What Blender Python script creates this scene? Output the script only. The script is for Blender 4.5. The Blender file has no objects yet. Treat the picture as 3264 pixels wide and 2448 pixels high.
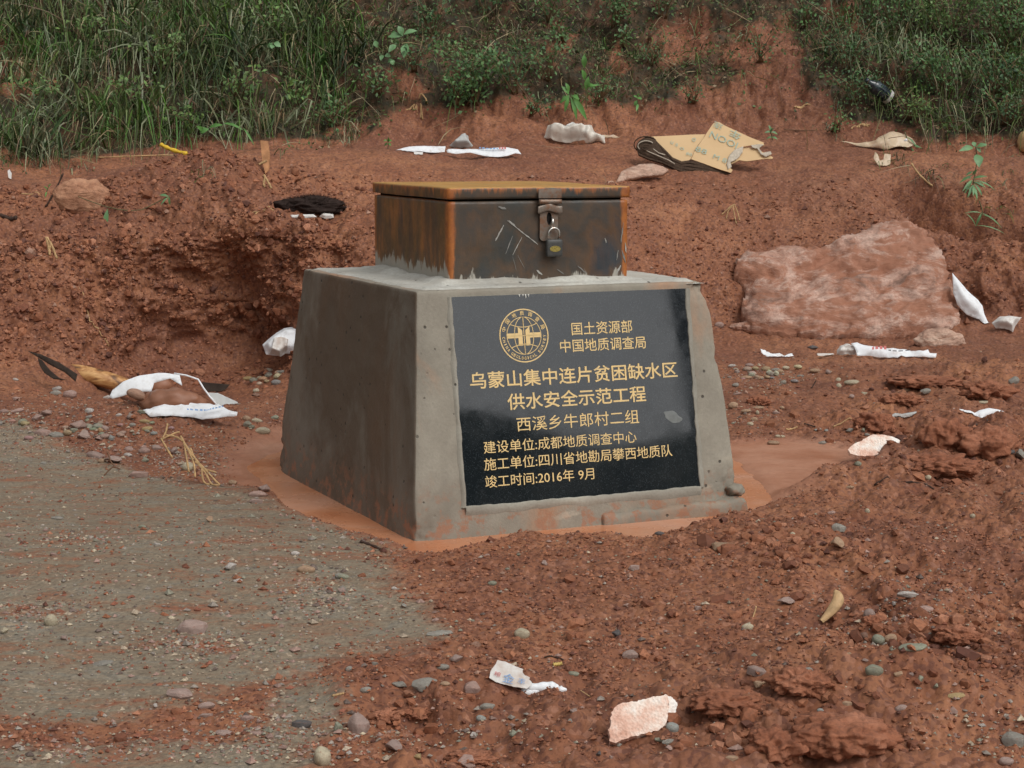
import bpy, bmesh, math, random
import numpy as np
from mathutils import Vector, Matrix
from mathutils.bvhtree import BVHTree
from mathutils.geometry import delaunay_2d_cdt

rng = np.random.default_rng(7)
random.seed(7)
scene = bpy.context.scene
COL = scene.collection

# ---------------------------------------------------------------- camera
F_PX, PITCH, ZC = 6000.0, 0.129, 1.084
cam_data = bpy.data.cameras.new('camera')
cam = bpy.data.objects.new('camera', cam_data); COL.objects.link(cam)
cam.location = (0, 0, ZC)
cam.rotation_euler = (math.pi/2 - PITCH, 0, 0)
cam_data.sensor_width = 36
cam_data.lens = F_PX/3264*36
cam_data.clip_start = 0.05
cam_data.clip_end = 2000
scene.camera = cam

# ---------------------------------------------------------------- sky, sun, exposure
SUN_EL, SUN_AZ = math.radians(48), math.radians(38)   # azimuth: to the right of straight behind the camera
world = bpy.data.worlds.new('World'); scene.world = world; world.use_nodes = True
wn = world.node_tree; wn.nodes.clear()
wo = wn.nodes.new('ShaderNodeOutputWorld'); wb = wn.nodes.new('ShaderNodeBackground')
sk = wn.nodes.new('ShaderNodeTexSky'); sk.sky_type = 'NISHITA'; sk.sun_disc = False
sk.sun_elevation = SUN_EL
sun_dir = Vector((math.sin(SUN_AZ)*math.cos(SUN_EL), -math.cos(SUN_AZ)*math.cos(SUN_EL), math.sin(SUN_EL)))
sk.sun_rotation = math.atan2(sun_dir.x, sun_dir.y)
sk.air_density = 1.0; sk.dust_density = 3.0; sk.ozone_density = 1.0
hs = wn.nodes.new('ShaderNodeHueSaturation'); hs.inputs['Saturation'].default_value = 0.08
wn.links.new(sk.outputs[0], hs.inputs['Color']); wn.links.new(hs.outputs[0], wb.inputs[0])
wb.inputs[1].default_value = 0.12
wn.links.new(wb.outputs[0], wo.inputs[0])
sl = bpy.data.lights.new('sun', 'SUN'); sl.energy = 0.9; sl.angle = math.radians(30); sl.color = (1, 0.96, 0.9)
so = bpy.data.objects.new('sun', sl); COL.objects.link(so); so.location = (8, -10, 14)
so.rotation_euler = sun_dir.to_track_quat('Z', 'Y').to_euler()
scene.view_settings.view_transform = 'Standard'; scene.view_settings.look = 'None'
scene.view_settings.gamma = 1; scene.view_settings.use_curve_mapping = False
scene.view_settings.exposure = 0.36

# ---------------------------------------------------------------- small maths helpers
CP, SP = math.cos(PITCH), math.sin(PITCH)
CAM = np.array([0, 0, ZC])
def ray(u, v):
    x = (u-1632)/F_PX; y = -(v-1224)/F_PX
    return np.array([x, CP+y*SP, -SP+y*CP])
def project(P):
    d = P - CAM
    fz = d[..., 1]*CP - d[..., 2]*SP; uy = d[..., 2]*CP + d[..., 1]*SP
    return 1632 + F_PX*d[..., 0]/fz, 1224 - F_PX*uy/fz
def z_of(v, Y):
    r = ray(1632, v); return ZC + Y*r[2]/r[1]
def gp(u, v, z=0.0):
    r = ray(u, v); t = (z-ZC)/r[2]; return CAM + r*t

_perm = np.random.default_rng(3).permutation(256); _perm = np.concatenate([_perm, _perm, _perm])
_grad = np.random.default_rng(4).normal(size=(256, 3)); _grad /= np.linalg.norm(_grad, axis=1)[:, None]
def perlin(p):
    p = np.asarray(p, float); i = np.floor(p).astype(np.int64); f = p-i; i &= 255
    w = f*f*f*(f*(f*6-15)+10)
    out = 0
    for dx in (0, 1):
        wx = w[:, 0] if dx else 1-w[:, 0]
        for dy in (0, 1):
            wy = w[:, 1] if dy else 1-w[:, 1]
            for dz in (0, 1):
                wz = w[:, 2] if dz else 1-w[:, 2]
                h = _perm[_perm[_perm[(i[:, 0]+dx) & 255]+((i[:, 1]+dy) & 255)]+((i[:, 2]+dz) & 255)]
                g = _grad[h]
                out = out + wx*wy*wz*(g[:, 0]*(f[:, 0]-dx)+g[:, 1]*(f[:, 1]-dy)+g[:, 2]*(f[:, 2]-dz))
    return out*1.5
def fbm(p, freq, octv=3, off=0.0, gain=.5):
    p = np.asarray(p, float)*freq + off; s = 0; a = 1.0
    for k in range(octv):
        s = s + a*perlin(p); p = p*2.03+17.1; a *= gain
    return s
def sstep(a, b, x):
    t = np.clip((x-a)/(b-a), 0, 1); return t*t*(3-2*t)
def poly_sd(P, poly):
    """signed distance (positive inside) of points P (N,2) to polygon"""
    poly = np.asarray(poly, float); d = np.full(len(P), 1e9); ins = np.zeros(len(P), bool)
    n = len(poly)
    for k in range(n):
        a = poly[k]; b = poly[(k+1) % n]; e = b-a; w = P-a
        t = np.clip((w@e)/max(e@e, 1e-12), 0, 1); q = w-t[:, None]*e
        d = np.minimum(d, np.hypot(q[:, 0], q[:, 1]))
        c = (a[1] <= P[:, 1]) != (b[1] <= P[:, 1])
        with np.errstate(divide='ignore', invalid='ignore'):
            xi = a[0]+(P[:, 1]-a[1])/(b[1]-a[1])*(b[0]-a[0])
        ins ^= c & (P[:, 0] < xi)
    return np.where(ins, d, -d)

# ---------------------------------------------------------------- object helpers
def tag(o, label=None, cat=None, group=None, kind=None):
    if label: o['label'] = label
    if cat: o['category'] = cat
    if group: o['group'] = group
    if kind: o['kind'] = kind
    return o
def mesh_obj(name, V, Fc, mat=None, parent=None, smooth=False):
    me = bpy.data.meshes.new(name)
    if isinstance(Fc, np.ndarray):
        V = np.asarray(V, np.float32); n, k = Fc.shape
        me.vertices.add(len(V)); me.vertices.foreach_set('co', V.ravel())
        me.loops.add(n*k); me.loops.foreach_set('vertex_index', Fc.astype(np.int32).ravel())
        me.polygons.add(n); me.polygons.foreach_set('loop_start', np.arange(0, n*k, k, dtype=np.int32))
        me.update(calc_edges=True)
    else:
        me.from_pydata([tuple(map(float, v)) for v in V], [], [tuple(map(int, f)) for f in Fc])
    me.polygons.foreach_set('use_smooth', np.full(len(me.polygons), smooth))
    me.update()
    if mat: me.materials.append(mat)
    o = bpy.data.objects.new(name, me); COL.objects.link(o)
    if parent: o.parent = parent
    return o
def set_col(o, name, arr):
    a = o.data.color_attributes.new(name, 'FLOAT_COLOR', 'POINT')
    arr = np.asarray(arr, np.float32)
    if arr.shape[1] == 3: arr = np.concatenate([arr, np.ones((len(arr), 1), np.float32)], 1)
    a.data.foreach_set('color', arr.ravel())
def empty(name, loc=(0, 0, 0), rotz=0.0):
    o = bpy.data.objects.new(name, None); COL.objects.link(o); o.location = loc; o.rotation_euler = (0, 0, rotz)
    o.empty_display_size = .1
    return o

# ---------------------------------------------------------------- material helpers
class NT:
    def __init__(s, name, rough=.8, spec=.3):
        s.m = bpy.data.materials.new(name); s.m.use_nodes = True
        s.t = s.m.node_tree; s.b = s.t.nodes['Principled BSDF']
        s.b.inputs['Roughness'].default_value = rough; s.b.inputs['Specular IOR Level'].default_value = spec
        s.co = None
    def n(s, ty, **kw):
        x = s.t.nodes.new(ty)
        for k, v in kw.items(): setattr(x, k, v)
        return x
    def l(s, a, b): s.t.links.new(a, b)
    def coord(s, which='Object'):
        if s.co is None: s.co = s.n('ShaderNodeTexCoord')
        return s.co.outputs[which]
    def mapping(s, scale=(1, 1, 1), src=None):
        m = s.n('ShaderNodeMapping'); m.inputs['Scale'].default_value = scale
        s.l(src or s.coord(), m.inputs['Vector']); return m.outputs[0]
    def noise(s, scale, detail=4, rough=.6, vec=None, dist=0.0):
        x = s.n('ShaderNodeTexNoise'); x.inputs['Scale'].default_value = scale; x.inputs['Detail'].default_value = detail
        x.inputs['Roughness'].default_value = rough; x.inputs['Distortion'].default_value = dist
        s.l(vec or s.coord(), x.inputs['Vector']); return x.outputs['Fac']
    def voro(s, scale, vec=None, out='Distance', rand=1.0):
        x = s.n('ShaderNodeTexVoronoi'); x.inputs['Scale'].default_value = scale; x.inputs['Randomness'].default_value = rand
        s.l(vec or s.coord(), x.inputs['Vector']); return x.outputs[out]
    def ramp(s, fac, stops):
        r = s.n('ShaderNodeValToRGB'); e = r.color_ramp.elements
        while len(e) < len(stops): e.new(.5)
        for k, (p, c) in enumerate(stops):
            e[k].position = p
            if not hasattr(c, '__len__'): c = (c, c, c)
            e[k].color = (*c, 1)
        s.l(fac, r.inputs[0]); return r.outputs[0]
    def mix(s, fac, a, b, mode='MIX'):
        x = s.n('ShaderNodeMix', data_type='RGBA', blend_type=mode)
        for sock, v in ((x.inputs[0], fac), (x.inputs[6], a), (x.inputs[7], b)):
            if hasattr(v, 'is_linked') or hasattr(v, 'links'): s.l(v, sock)
            elif hasattr(v, '__len__'): sock.default_value = (*v, 1) if len(v) == 3 else v
            else: sock.default_value = v
        return x.outputs[2]
    def math(s, op, a, b=None, clamp=False):
        x = s.n('ShaderNodeMath', operation=op, use_clamp=clamp)
        for sock, v in ((x.inputs[0], a), (x.inputs[1], b)):
            if v is None: continue
            if hasattr(v, 'links'): s.l(v, sock)
            else: sock.default_value = v
        return x.outputs[0]
    def color(s, c): 
        if hasattr(c, 'links'): s.l(c, s.b.inputs['Base Color'])
        else: s.b.inputs['Base Color'].default_value = (*c, 1)
    def rough(s, c): s.l(c, s.b.inputs['Roughness'])
    def bump(s, h, strength=.4, dist=.01):
        b = s.n('ShaderNodeBump'); b.inputs['Strength'].default_value = strength; b.inputs['Distance'].default_value = dist
        s.l(h, b.inputs['Height']); s.l(b.outputs[0], s.b.inputs['Normal'])
    def attr(s, name, out='Color'):
        a = s.n('ShaderNodeAttribute'); a.attribute_name = name; return a.outputs[out]

def flat_mat(name, c, rough=.7, spec=.3, var=.15, scale=20.0):
    m = NT(name, rough, spec)
    nz = m.noise(scale, 5)
    m.color(m.ramp(nz, [(.3, tuple(x*(1-var) for x in c)), (.7, tuple(min(1, x*(1+var)) for x in c))]))
    m.bump(m.noise(scale*4, 3), .2, .003)
    return m.m

# soil: masks from the point colour attribute "mask": R packed grey track, G smooth wet silt, B mossy humus
def soil_material():
    m = NT('red_soil', .8, .35)
    g = m.n('ShaderNodeNewGeometry').outputs['Position']
    mask = m.n('ShaderNodeSeparateColor'); m.l(m.attr('mask'), mask.inputs[0])
    R, G, B = mask.outputs[0], mask.outputs[1], mask.outputs[2]
    big = m.noise(1.6, 8, .7, g); mid = m.noise(7, 5, .7, g); fine = m.noise(70, 4, .7, g)
    red = m.ramp(big, [(.3, (.170, .067, .034)), (.45, (.285, .116, .055)), (.6, (.390, .170, .080)), (.78, (.42, .205, .11))])
    damp = m.noise(.9, 5, .6, g)
    red = m.mix(m.ramp(damp, [(.42, 0), (.60, .55)]), red, (.150, .062, .036))
    red = m.mix(m.ramp(mid, [(.35, 0), (.7, .75)]), red, (.175, .060, .031))
    crumb = m.voro(95, g, 'Color'); csep = m.n('ShaderNodeSeparateColor'); m.l(crumb, csep.inputs[0])
    red = m.mix(m.math('MULTIPLY', m.ramp(csep.outputs[0], [(.55, 0), (.85, 1)]), .6), red, (.095, .036, .026))
    red = m.mix(m.math('MULTIPLY', m.ramp(csep.outputs[1], [(.8, 0), (.93, 1)]), .35), red, (.42, .21, .14))
    red = m.mix(m.ramp(fine, [(.35, .35), (.6, 0)]), red, (.07, .025, .016))
    # track: packed grey fines with reddish streaks and pale grit
    st = m.mapping((2.4, 5.5, 2.4), g)
    tr = m.ramp(m.noise(2.1, 9, .72, st, .8), [(.34, (.25, .095, .050)), (.42, (.24, .140, .085)), (.49, (.215, .165, .112)), (.56, (.230, .185, .130)), (.61, (.195, .175, .138)), (.66, (.290, .230, .160)), (.76, (.32, .20, .115))])
    vg = m.voro(130, g, 'Color'); vs = m.n('ShaderNodeSeparateColor'); m.l(vg, vs.inputs[0])
    tr = m.mix(m.math('MULTIPLY', m.ramp(vs.outputs[0], [(.86, 0), (.93, 1)]), m.ramp(m.noise(3.2, 3, .6, g), [(.42, 0), (.62, .6)])), tr, (.42, .33, .24))
    tr = m.mix(m.math('MULTIPLY', m.ramp(vs.outputs[1], [(.8, 0), (.93, 1)]), .35), tr, (.08, .06, .045))
    tr = m.mix(m.ramp(fine, [(.3, .5), (.55, 0)]), tr, (.07, .055, .042))
    rmask = m.ramp(m.math('ADD', R, m.math('MULTIPLY', m.math('SUBTRACT', m.noise(3, 8, .72, st, .6), .5), 1.5)), [(.34, 0), (.66, 1)])
    c = m.mix(rmask, red, tr)
    silt = m.ramp(m.noise(4, 4, .6, g), [(.35, (.36, .150, .082)), (.65, (.47, .24, .155))])
    silt = m.mix(m.ramp(fine, [(.3, .3), (.5, 0)]), silt, (.2, .07, .04))
    c = m.mix(G, c, silt)
    moss = m.ramp(m.noise(9, 6, .75, g), [(.30, (.012, .009, .006)), (.43, (.028, .023, .010)), (.52, (.055, .034, .016)), (.62, (.105, .045, .022)), (.74, (.20, .078, .038))])  # humus colours; the blackest tones also paint shade beneath the grass
    bm = m.ramp(m.math('ADD', B, m.math('MULTIPLY', m.math('SUBTRACT', m.noise(6, 6, .7, g), .5), .9)), [(.38, 0), (.62, 1)])
    c = m.mix(bm, c, moss)
    m.color(c)
    m.rough(m.mix(G, m.ramp(mid, [(.3, .62), (.7, .9)]), (.42, .42, .42)))
    cd = m.voro(95, g)
    h = m.math('ADD', m.math('MULTIPLY', fine, .8), m.math('MULTIPLY', m.math('SUBTRACT', 1.0, cd), .5))
    h = m.math('MULTIPLY', h, m.math('SUBTRACT', 1.0, m.math('MULTIPLY', G, .9)))
    m.bump(h, .45, .008)
    return m.m
M_SOIL = soil_material()

# ================================================================ GROUND (one sheet: track, ditch, bank, terrace, hillside)
def R4(v, Y): return (Y, z_of(v, Y))
FG = [(3.0, 0.0), (3.6, 0.0), (4.3, 0.0), (5.1, 0.0), (6.2, 0.0), (7.2, 0.0)]
# per column: ditch foot, bank middle, bank upper, crest, behind the crest, hill foot, hill mid, hill top, above, far above
COLS = {
 -2200: [(8.2,1180),(8.7,950),(9.2,760),(9.9,600),(10.5,560),(11.0,520),(12.0,250),(12.8,0),(14.6,-700),(18,-1500)],
 -400:  [(8.2,1180),(8.7,950),(9.2,760),(9.9,620),(10.5,560),(11.0,500),(12.0,250),(12.8,0),(14.6,-700),(18,-1500)],
 0:     [(8.3,1195),(8.8,940),(9.2,750),(9.8,625),(10.3,565),(10.9,500),(12.0,240),(12.8,0),(14.6,-700),(18,-1500)],
 250:   [(8.5,1230),(8.95,930),(9.2,740),(9.8,640),(10.3,575),(10.9,520),(12.0,240),(12.8,0),(14.6,-700),(18,-1500)],
 420:   [(8.75,1255),(9.1,930),(9.25,740),(9.85,570),(10.4,540),(11.1,505),(12.0,240),(12.8,0),(14.6,-700),(18,-1500)],
 600:   [(9.0,1268),(9.27,940),(9.3,730),(10.0,505),(10.5,500),(11.3,490),(12.1,240),(12.9,0),(14.6,-700),(18,-1500)],
 850:   [(8.9,1240),(9.2,930),(9.15,710),(9.9,560),(10.6,482),(11.4,466),(12.1,230),(12.9,0),(14.6,-700),(18,-1500)],
 1200:  [(8.5,1200),(8.9,900),(9.2,705),(9.9,600),(10.6,485),(11.4,455),(12.1,220),(12.8,0),(14.6,-700),(18,-1500)],
 1700:  [(8.8,1150),(9.3,900),(9.7,720),(10.2,610),(10.8,500),(11.5,440),(12.1,220),(12.8,0),(14.6,-700),(18,-1500)],
 2200:  [(9.3,1100),(9.7,900),(10.0,740),(10.4,620),(11.0,510),(11.6,425),(12.1,220),(12.8,0),(14.6,-700),(18,-1500)],
 2600:  [(9.4,1085),(9.8,900),(10.1,740),(10.5,610),(11.1,500),(11.6,430),(12.1,220),(12.8,0),(14.6,-700),(18,-1500)],
 2900:  [(9.4,1075),(9.8,900),(10.1,740),(10.5,600),(11.0,500),(11.5,462),(12.0,230),(12.7,0),(14.6,-700),(18,-1500)],
 3264:  [(9.3,1060),(9.7,900),(10.0,760),(10.4,640),(10.8,520),(11.3,480),(11.9,230),(12.6,0),(14.6,-700),(18,-1500)],
 5400:  [(9.2,1060),(9.6,900),(10.0,760),(10.4,640),(10.8,520),(11.3,480),(11.9,230),(12.6,0),(14.6,-700),(18,-1500)],
}
us = np.array(sorted(COLS)); 
NODE = np.array([[*FG, *[R4(v, Y) for Y, v in COLS[u]]] for u in us])      # (ncol, 16, 2) of (Y, z)
cnt = [60, 95, 95, 80, 70, 55, 60, 70, 50, 45, 40, 30, 60, 60, 14, 8]     # rows per segment
def crom(arr, t):
    """Catmull-Rom along axis 0 at float positions t"""
    n = len(arr); i = np.clip(np.floor(t).astype(int), 0, n-2); f = (t-i).reshape(-1, *([1]*(arr.ndim-1)))
    p0 = arr[np.clip(i-1, 0, n-1)]; p1 = arr[i]; p2 = arr[i+1]; p3 = arr[np.clip(i+2, 0, n-1)]
    return .5*((2*p1)+(-p0+p2)*f+(2*p0-5*p1+4*p2-p3)*f*f+(-p0+3*p1-3*p2+p3)*f*f*f)
nseg = NODE.shape[1]-1
tt = np.concatenate([k+np.arange(c)/c for k, c in zip(range(nseg), cnt)]+[[nseg]])
rows = crom(NODE.transpose(1, 0, 2), tt)                                   # (nr, ncol, 2)
u_in = np.arange(-300, 3565, 4.0)
u_l = -300-np.cumsum(np.linspace(6, 95, 38)); u_r = 3564+np.cumsum(np.linspace(6, 95, 38))
UU = np.concatenate([u_l[::-1], u_in, u_r])
pos = np.interp(UU, us, np.arange(len(us)))
# soften column interpolation
G2 = crom(rows.transpose(1, 0, 2), pos)                                    # (nc, nr, 2)
G2 = G2.transpose(1, 0, 2)
# limit Catmull overshoot by blending with linear
lin = np.stack([np.stack([np.interp(UU, us, rows[r, :, k]) for k in (0, 1)], -1) for r in range(len(tt))])
G2 = .5*G2+.5*lin
A = (UU-1632)/(F_PX*.99)
Yg, Zg = G2[..., 0], G2[..., 1]
Xg = Yg*A[None, :]
nr, nc = Yg.shape
P = np.stack([Xg, Yg, Zg], -1).reshape(-1, 3)
tr_ = np.repeat(tt, nc)
front = 1-sstep(5.0, 6.2, tr_)                     # 1 on the flat ground before the ditch
# --- pixel-measured outlines, carried to the ground plane
WATER_PX = [(720,1470),(722,1510),(726,1552),(772,1562),(881,1573),(891,1609),(1050,1694),(1144,1725),(1289,1765),(1315,1790),(1383,1797),(1455,1779),(1507,1758),(1596,1734),(1674,1708),(1752,1722),(1850,1716),(1975,1724),(2064,1750),(2142,1725),(2200,1693),(2284,1660),(2352,1640),(2484,1612),(2575,1570),(2680,1530),(2780,1490),(2720,1430),(2580,1400),(2420,1405),(2300,1420),(2200,1400),(1800,1350),(900,1400),(790,1420)]
TRACK_PX = [(-1400,1370),(0,1400),(200,1445),(380,1500),(480,1530),(620,1560),(770,1565),(870,1600),(1050,1705),(1150,1745),(1235,1800),(1258,1933),(1341,1964),(1430,2058),(1300,2100),(1150,2125),(1022,2140),(890,2200),(720,2240),(520,2290),(255,2345),(0,2320),(-1400,2290)]
TRACK2_PX = [(880,2200),(1040,2190),(1090,2260),(1060,2360),(940,2500),(500,2560),(-400,2560),(-400,2400),(300,2410),(700,2400),(800,2380),(850,2290)]
POOL_PX = [(800,1490),(862,1548),(880,1600),(1000,1668),(1050,1694),(1144,1725),(1289,1765),(1315,1790),(1383,1797),(1455,1779),(1507,1758),(1596,1734),(1674,1708),(1752,1722),(1850,1716),(1975,1724),(2064,1750),(2142,1725),(2200,1693),(2284,1660),(2352,1640),(2430,1622),(2450,1590),(2400,1530),(2350,1480),(2300,1440),(2200,1400),(1800,1350),(960,1420),(860,1450)]
wat = np.array([gp(u, v)[:2] for u, v in WATER_PX]); pool = np.array([gp(u, v)[:2] for u, v in POOL_PX]); trk = np.array([gp(u, v)[:2] for u, v in TRACK_PX]); trk2 = np.array([gp(u, v)[:2] for u, v in TRACK2_PX])
near = tr_ < 6.5
sd_w = np.full(len(P), -9.0); sd_w[near] = poly_sd(P[near, :2], wat)
sd_w[near] += .03*fbm(P[near], 5, 3, 3.0)-.03
sd_q = np.full(len(P), -9.0); sd_q[near] = poly_sd(P[near, :2], pool)+.012*fbm(P[near], 11, 3, 8.0)
sd_t = np.full(len(P), -9.0); sd_t[near] = np.maximum(poly_sd(P[near, :2], trk), poly_sd(P[near, :2], trk2))
# mounds and hollows: (u, v, half width m, half depth m, height m)
BUMPS = [(1500,1900,.28,.20,.022),(1850,1850,.30,.18,.026),(2450,1790,.35,.26,.05),(2850,1850,.45,.40,.05),(2300,1950,.4,.3,.03),
 (2760,1560,.30,.12,.06),(3000,1480,.25,.12,.05),(2950,1370,.25,.10,.06),(2720,1370,.16,.08,.05),(3180,1400,.25,.12,.07),
 (2900,1230,.35,.20,.05),(3150,1250,.3,.2,.08),(2450,1290,.25,.25,.03),(2550,2160,.16,.10,.07),(2650,2330,.30,.12,.10),(2230,2250,.18,.10,.04),
 (2380,2330,.14,.08,-.04),(3050,2050,.25,.2,.05),(3190,2050,.12,.12,-.06),(2820,2010,.06,.08,-.05),(2780,1980,.05,.05,-.04),
 (3060,1395,.05,.05,-.09),(1260,2330,.14,.10,-.05),(1400,2260,.2,.12,.03),(1150,2330,.15,.15,.02),(1500,2400,.2,.06,-.04),
 (200,1400,.6,.35,.07),(500,1400,.3,.2,.06),(1000,1230,.2,.2,.05),(250,1800,1.0,.6,.03),(700,1900,.6,.4,.02),(3000,2330,.3,.15,.03)]
bz = np.zeros(len(P))
for u, v, sx, sy, h in BUMPS:
    c = gp(u, v)
    bz += h*np.exp(-((P[:, 0]-c[0])/sx)**2-((P[:, 1]-c[1])/sy)**2)
P[:, 2] += bz*front*(1-sstep(-.02, .06, sd_w))
# normals of the smooth base
def grid_normals(P):
    Q = P.reshape(nr, nc, 3); du = np.gradient(Q, axis=1); dv = np.gradient(Q, axis=0)
    n = np.cross(du, dv).reshape(-1, 3); return n/np.maximum(np.linalg.norm(n, axis=1), 1e-9)[:, None]
N = grid_normals(P)
tmask = sstep(-.13, .12, sd_t)
wmask = sstep(-.12, .06, sd_w)
bank = sstep(5.9, 6.6, tr_)*(1-sstep(8.9, 9.6, tr_)); hill = sstep(10.6, 11.6, tr_)
u0, v0 = project(P)
leftbank = bank*(1-sstep(900, 1300, u0))
n1 = fbm(P, 2.2, 3); n2 = fbm(P, 9, 3, 5.5); n3 = fbm(P, 30, 3, 9.1); n4 = perlin(P*95+3.3)
rid = 1-np.abs(fbm(P, 6.5, 3, 21.0))*2
rough_zone = sstep(2450, 2750, u0)*sstep(1100, 1200, v0)+sstep(2050, 2250, v0)*sstep(900, 1300, u0)
rough_zone = np.clip(rough_zone, 0, 1)*front
calm = 1-.80*tmask*front-.0
disp = (.020*n1*(1-.6*front) + .012*n2*calm + .0065*n3*calm + .0030*n4*(.35+.65*calm))
disp += rough_zone*(.022*n2+.010*np.clip(rid, -1, 1))
disp += leftbank*(.060*n1+.028*n2+.014*np.clip(rid, -1, 1)+.003*n3)
disp += (bank-leftbank)*(.014*n1+.008*n2)
disp += hill*(.10*n1+.04*n2)
rb = bank*sstep(2700, 3000, u0); disp += rb*(.05*n1+.03*n2+.012*np.clip(rid, -1, 1))
disp *= 1-.88*wmask*front
fade = sstep(0, .3, tr_)
P = P + N*disp[:, None]*fade[:, None]
# an eroded gully on the right side of the bank, and hollows in it
for (u, v, rx, ry, d) in [(2850,560,.12,.06,.16),(2910,610,.13,.05,.24),(2990,650,.15,.05,.28),(3080,685,.16,.05,.30),(3200,715,.2,.06,.32),(2430,620,.0,.0,.0),(980,668,.16,.05,.07),(880,740,.18,.1,.05),(760,1040,.24,.42,.17),(620,1110,.34,.28,.10),(480,1000,.12,.3,.08),(1060,900,.1,.4,.08)]:
    if rx == 0: continue
    w = np.exp(-(((u0-u)/F_PX*10)/rx)**2-(((v0-v)/F_PX*10)/ry)**2)*bank
    P = P - N*(w*d)[:, None]
# water bed: sink below the water level
P[:, 2] = np.where(front > .3, P[:, 2]-.040*sstep(-.015, .05, sd_q)+.007*(1-sstep(-.05, .0, sd_q))+.010*(1-sstep(-.06, .0, sd_w)), P[:, 2])
# skirts: widen the first rows toward and behind the camera
extra = []
base = P.reshape(nr, nc, 3)[0].copy()
for k, (yy, zz) in enumerate([(-14, -.02), (-9, -.01), (-5, 0), (-2, 0), (0, 0), (1.2, 0), (2.2, 0)]):
    s = (UU-1632)/F_PX*10+np.sign(UU-1632)*1e-3
    w = (yy-3.0)/(-17.0)
    X = base[:, 0]*(1-w)+s*1.6*w
    extra.append(np.stack([X, np.full(nc, float(yy)), np.full(nc, base[:, 2].mean()*0+zz)], -1))
extra = np.stack(extra)
ALLP = np.concatenate([extra, P.reshape(nr, nc, 3)], 0); NR = ALLP.shape[0]
gi = np.arange(NR*nc).reshape(NR, nc)
faces = np.stack([gi[:-1, :-1], gi[:-1, 1:], gi[1:, 1:], gi[1:, :-1]], -1).reshape(-1, 4)
ground = mesh_obj('ground', ALLP.reshape(-1, 3), faces, M_SOIL, smooth=True)
tag(ground, 'red earth ground with grey packed track, cut bank and hillside', kind='structure')
# masks
u1, v1 = project(P)
mossline = np.interp(u1, [-4000, 0, 300, 600, 1000, 1300, 1700, 2000, 2300, 2600, 2800, 3100, 3264, 5400],
                         [470, 480, 500, 470, 450, 380, 340, 330, 330, 380, 420, 450, 470, 470])
wu = u1+55*fbm(P, 3.0, 3, 31.0); wv_ = v1+55*fbm(P, 3.0, 3, 47.0)
moss = np.where(tr_ > 8.6, sstep(35, -55, v1-mossline+40*fbm(P, 2.5, 3, 77.0)), 0.0)
for (u, v, ru, rv) in [(2190,140,95,85),(2370,110,35,60),(2500,160,45,80),(2440,330,120,70),(2430,190,95,120),(1800,150,35,32),(1960,190,34,45),(120,240,75,70),(15,180,50,170),(2250,330,90,60),(1290,270,60,45),(2700,60,60,60),(2600,340,70,50)]:
    moss = moss*(1-.85*np.exp(-((wu-u)/ru)**2-((wv_-v)/rv)**2)*(tr_ > 9))
mask = np.zeros((len(P), 3)); mask[:, 0] = tmask*front*.9; 
mask[:, 1] = np.clip(wmask*front, 0, 1)*(1-.0)
mask[:, 2] = moss*np.where((u1 > 1150) & (u1 < 2650), .80, 1.0)
full = np.zeros((NR*nc, 3)); full[-len(P):] = mask
full[:extra.shape[0]*nc, 0] = .6
set_col(ground, 'mask', full)
# ray hits on the real ground (coarser copy)
st = 2
Pc = P.reshape(nr, nc, 3)[::st, ::st]; a_, b_ = Pc.shape[:2]
gi2 = np.arange(a_*b_).reshape(a_, b_)
fc = np.stack([gi2[:-1, :-1], gi2[:-1, 1:], gi2[1:, 1:], gi2[1:, :-1]], -1).reshape(-1, 4)
BVH = BVHTree.FromPolygons(Pc.reshape(-1, 3).tolist(), fc.tolist())
CV = Vector((0, 0, ZC))
def hit(u, v):
    for dv in range(0, 200, 4):
        h = BVH.ray_cast(CV, Vector(ray(u, v+dv)).normalized())
        if h[0] is not None: return h[0], h[1] if h[1].z > 0 or h[1].y < 0 else -h[1], h[0].y/F_PX
    raise ValueError((u, v))
def drop(x, y):
    h = BVH.ray_cast(Vector((x, y, 30)), Vector((0, 0, -1)))
    return h[0] if h[0] is not None else Vector((x, y, 0))

# land around and behind the camera: low scrubby rise that the polished plaque mirrors
M_FAR = NT('scrub_ground', .95, .1)
M_FAR.color(M_FAR.ramp(M_FAR.noise(.35, 6, .7), [(.35, (.02, .028, .012)), (.6, (.04, .05, .02)), (.75, (.12, .05, .03))])); M_FAR = M_FAR.m
gx = np.linspace(-130, 130, 131); gy = np.linspace(-130, 130, 131); XX, YY = np.meshgrid(gx, gy)
q = np.stack([XX.ravel(), YY.ravel(), np.zeros(XX.size)], -1)
rr = np.hypot(q[:, 0], q[:, 1])
hz = -.35+14.5*sstep(22, 75, rr)*(q[:, 1] < 12)*(.75+.5*fbm(q, .03, 3))+sstep(22, 60, rr)*fbm(q, .2, 3)*1.2
bh = sstep(17.4, 19, q[:, 1]); hz = np.where(q[:, 1] > 17, -.35+bh*(6.0+(q[:, 1]-18)*.35)+fbm(q, .1, 3)*bh*.8, hz)
q[:, 2] = hz
gi3 = np.arange(XX.size).reshape(XX.shape)
outer = mesh_obj('surrounding_terrain', q, np.stack([gi3[:-1, :-1], gi3[:-1, 1:], gi3[1:, 1:], gi3[1:, :-1]], -1).reshape(-1, 4), M_FAR, smooth=True)
tag(outer, 'green and earthy rising land around the site', kind='structure')

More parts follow.
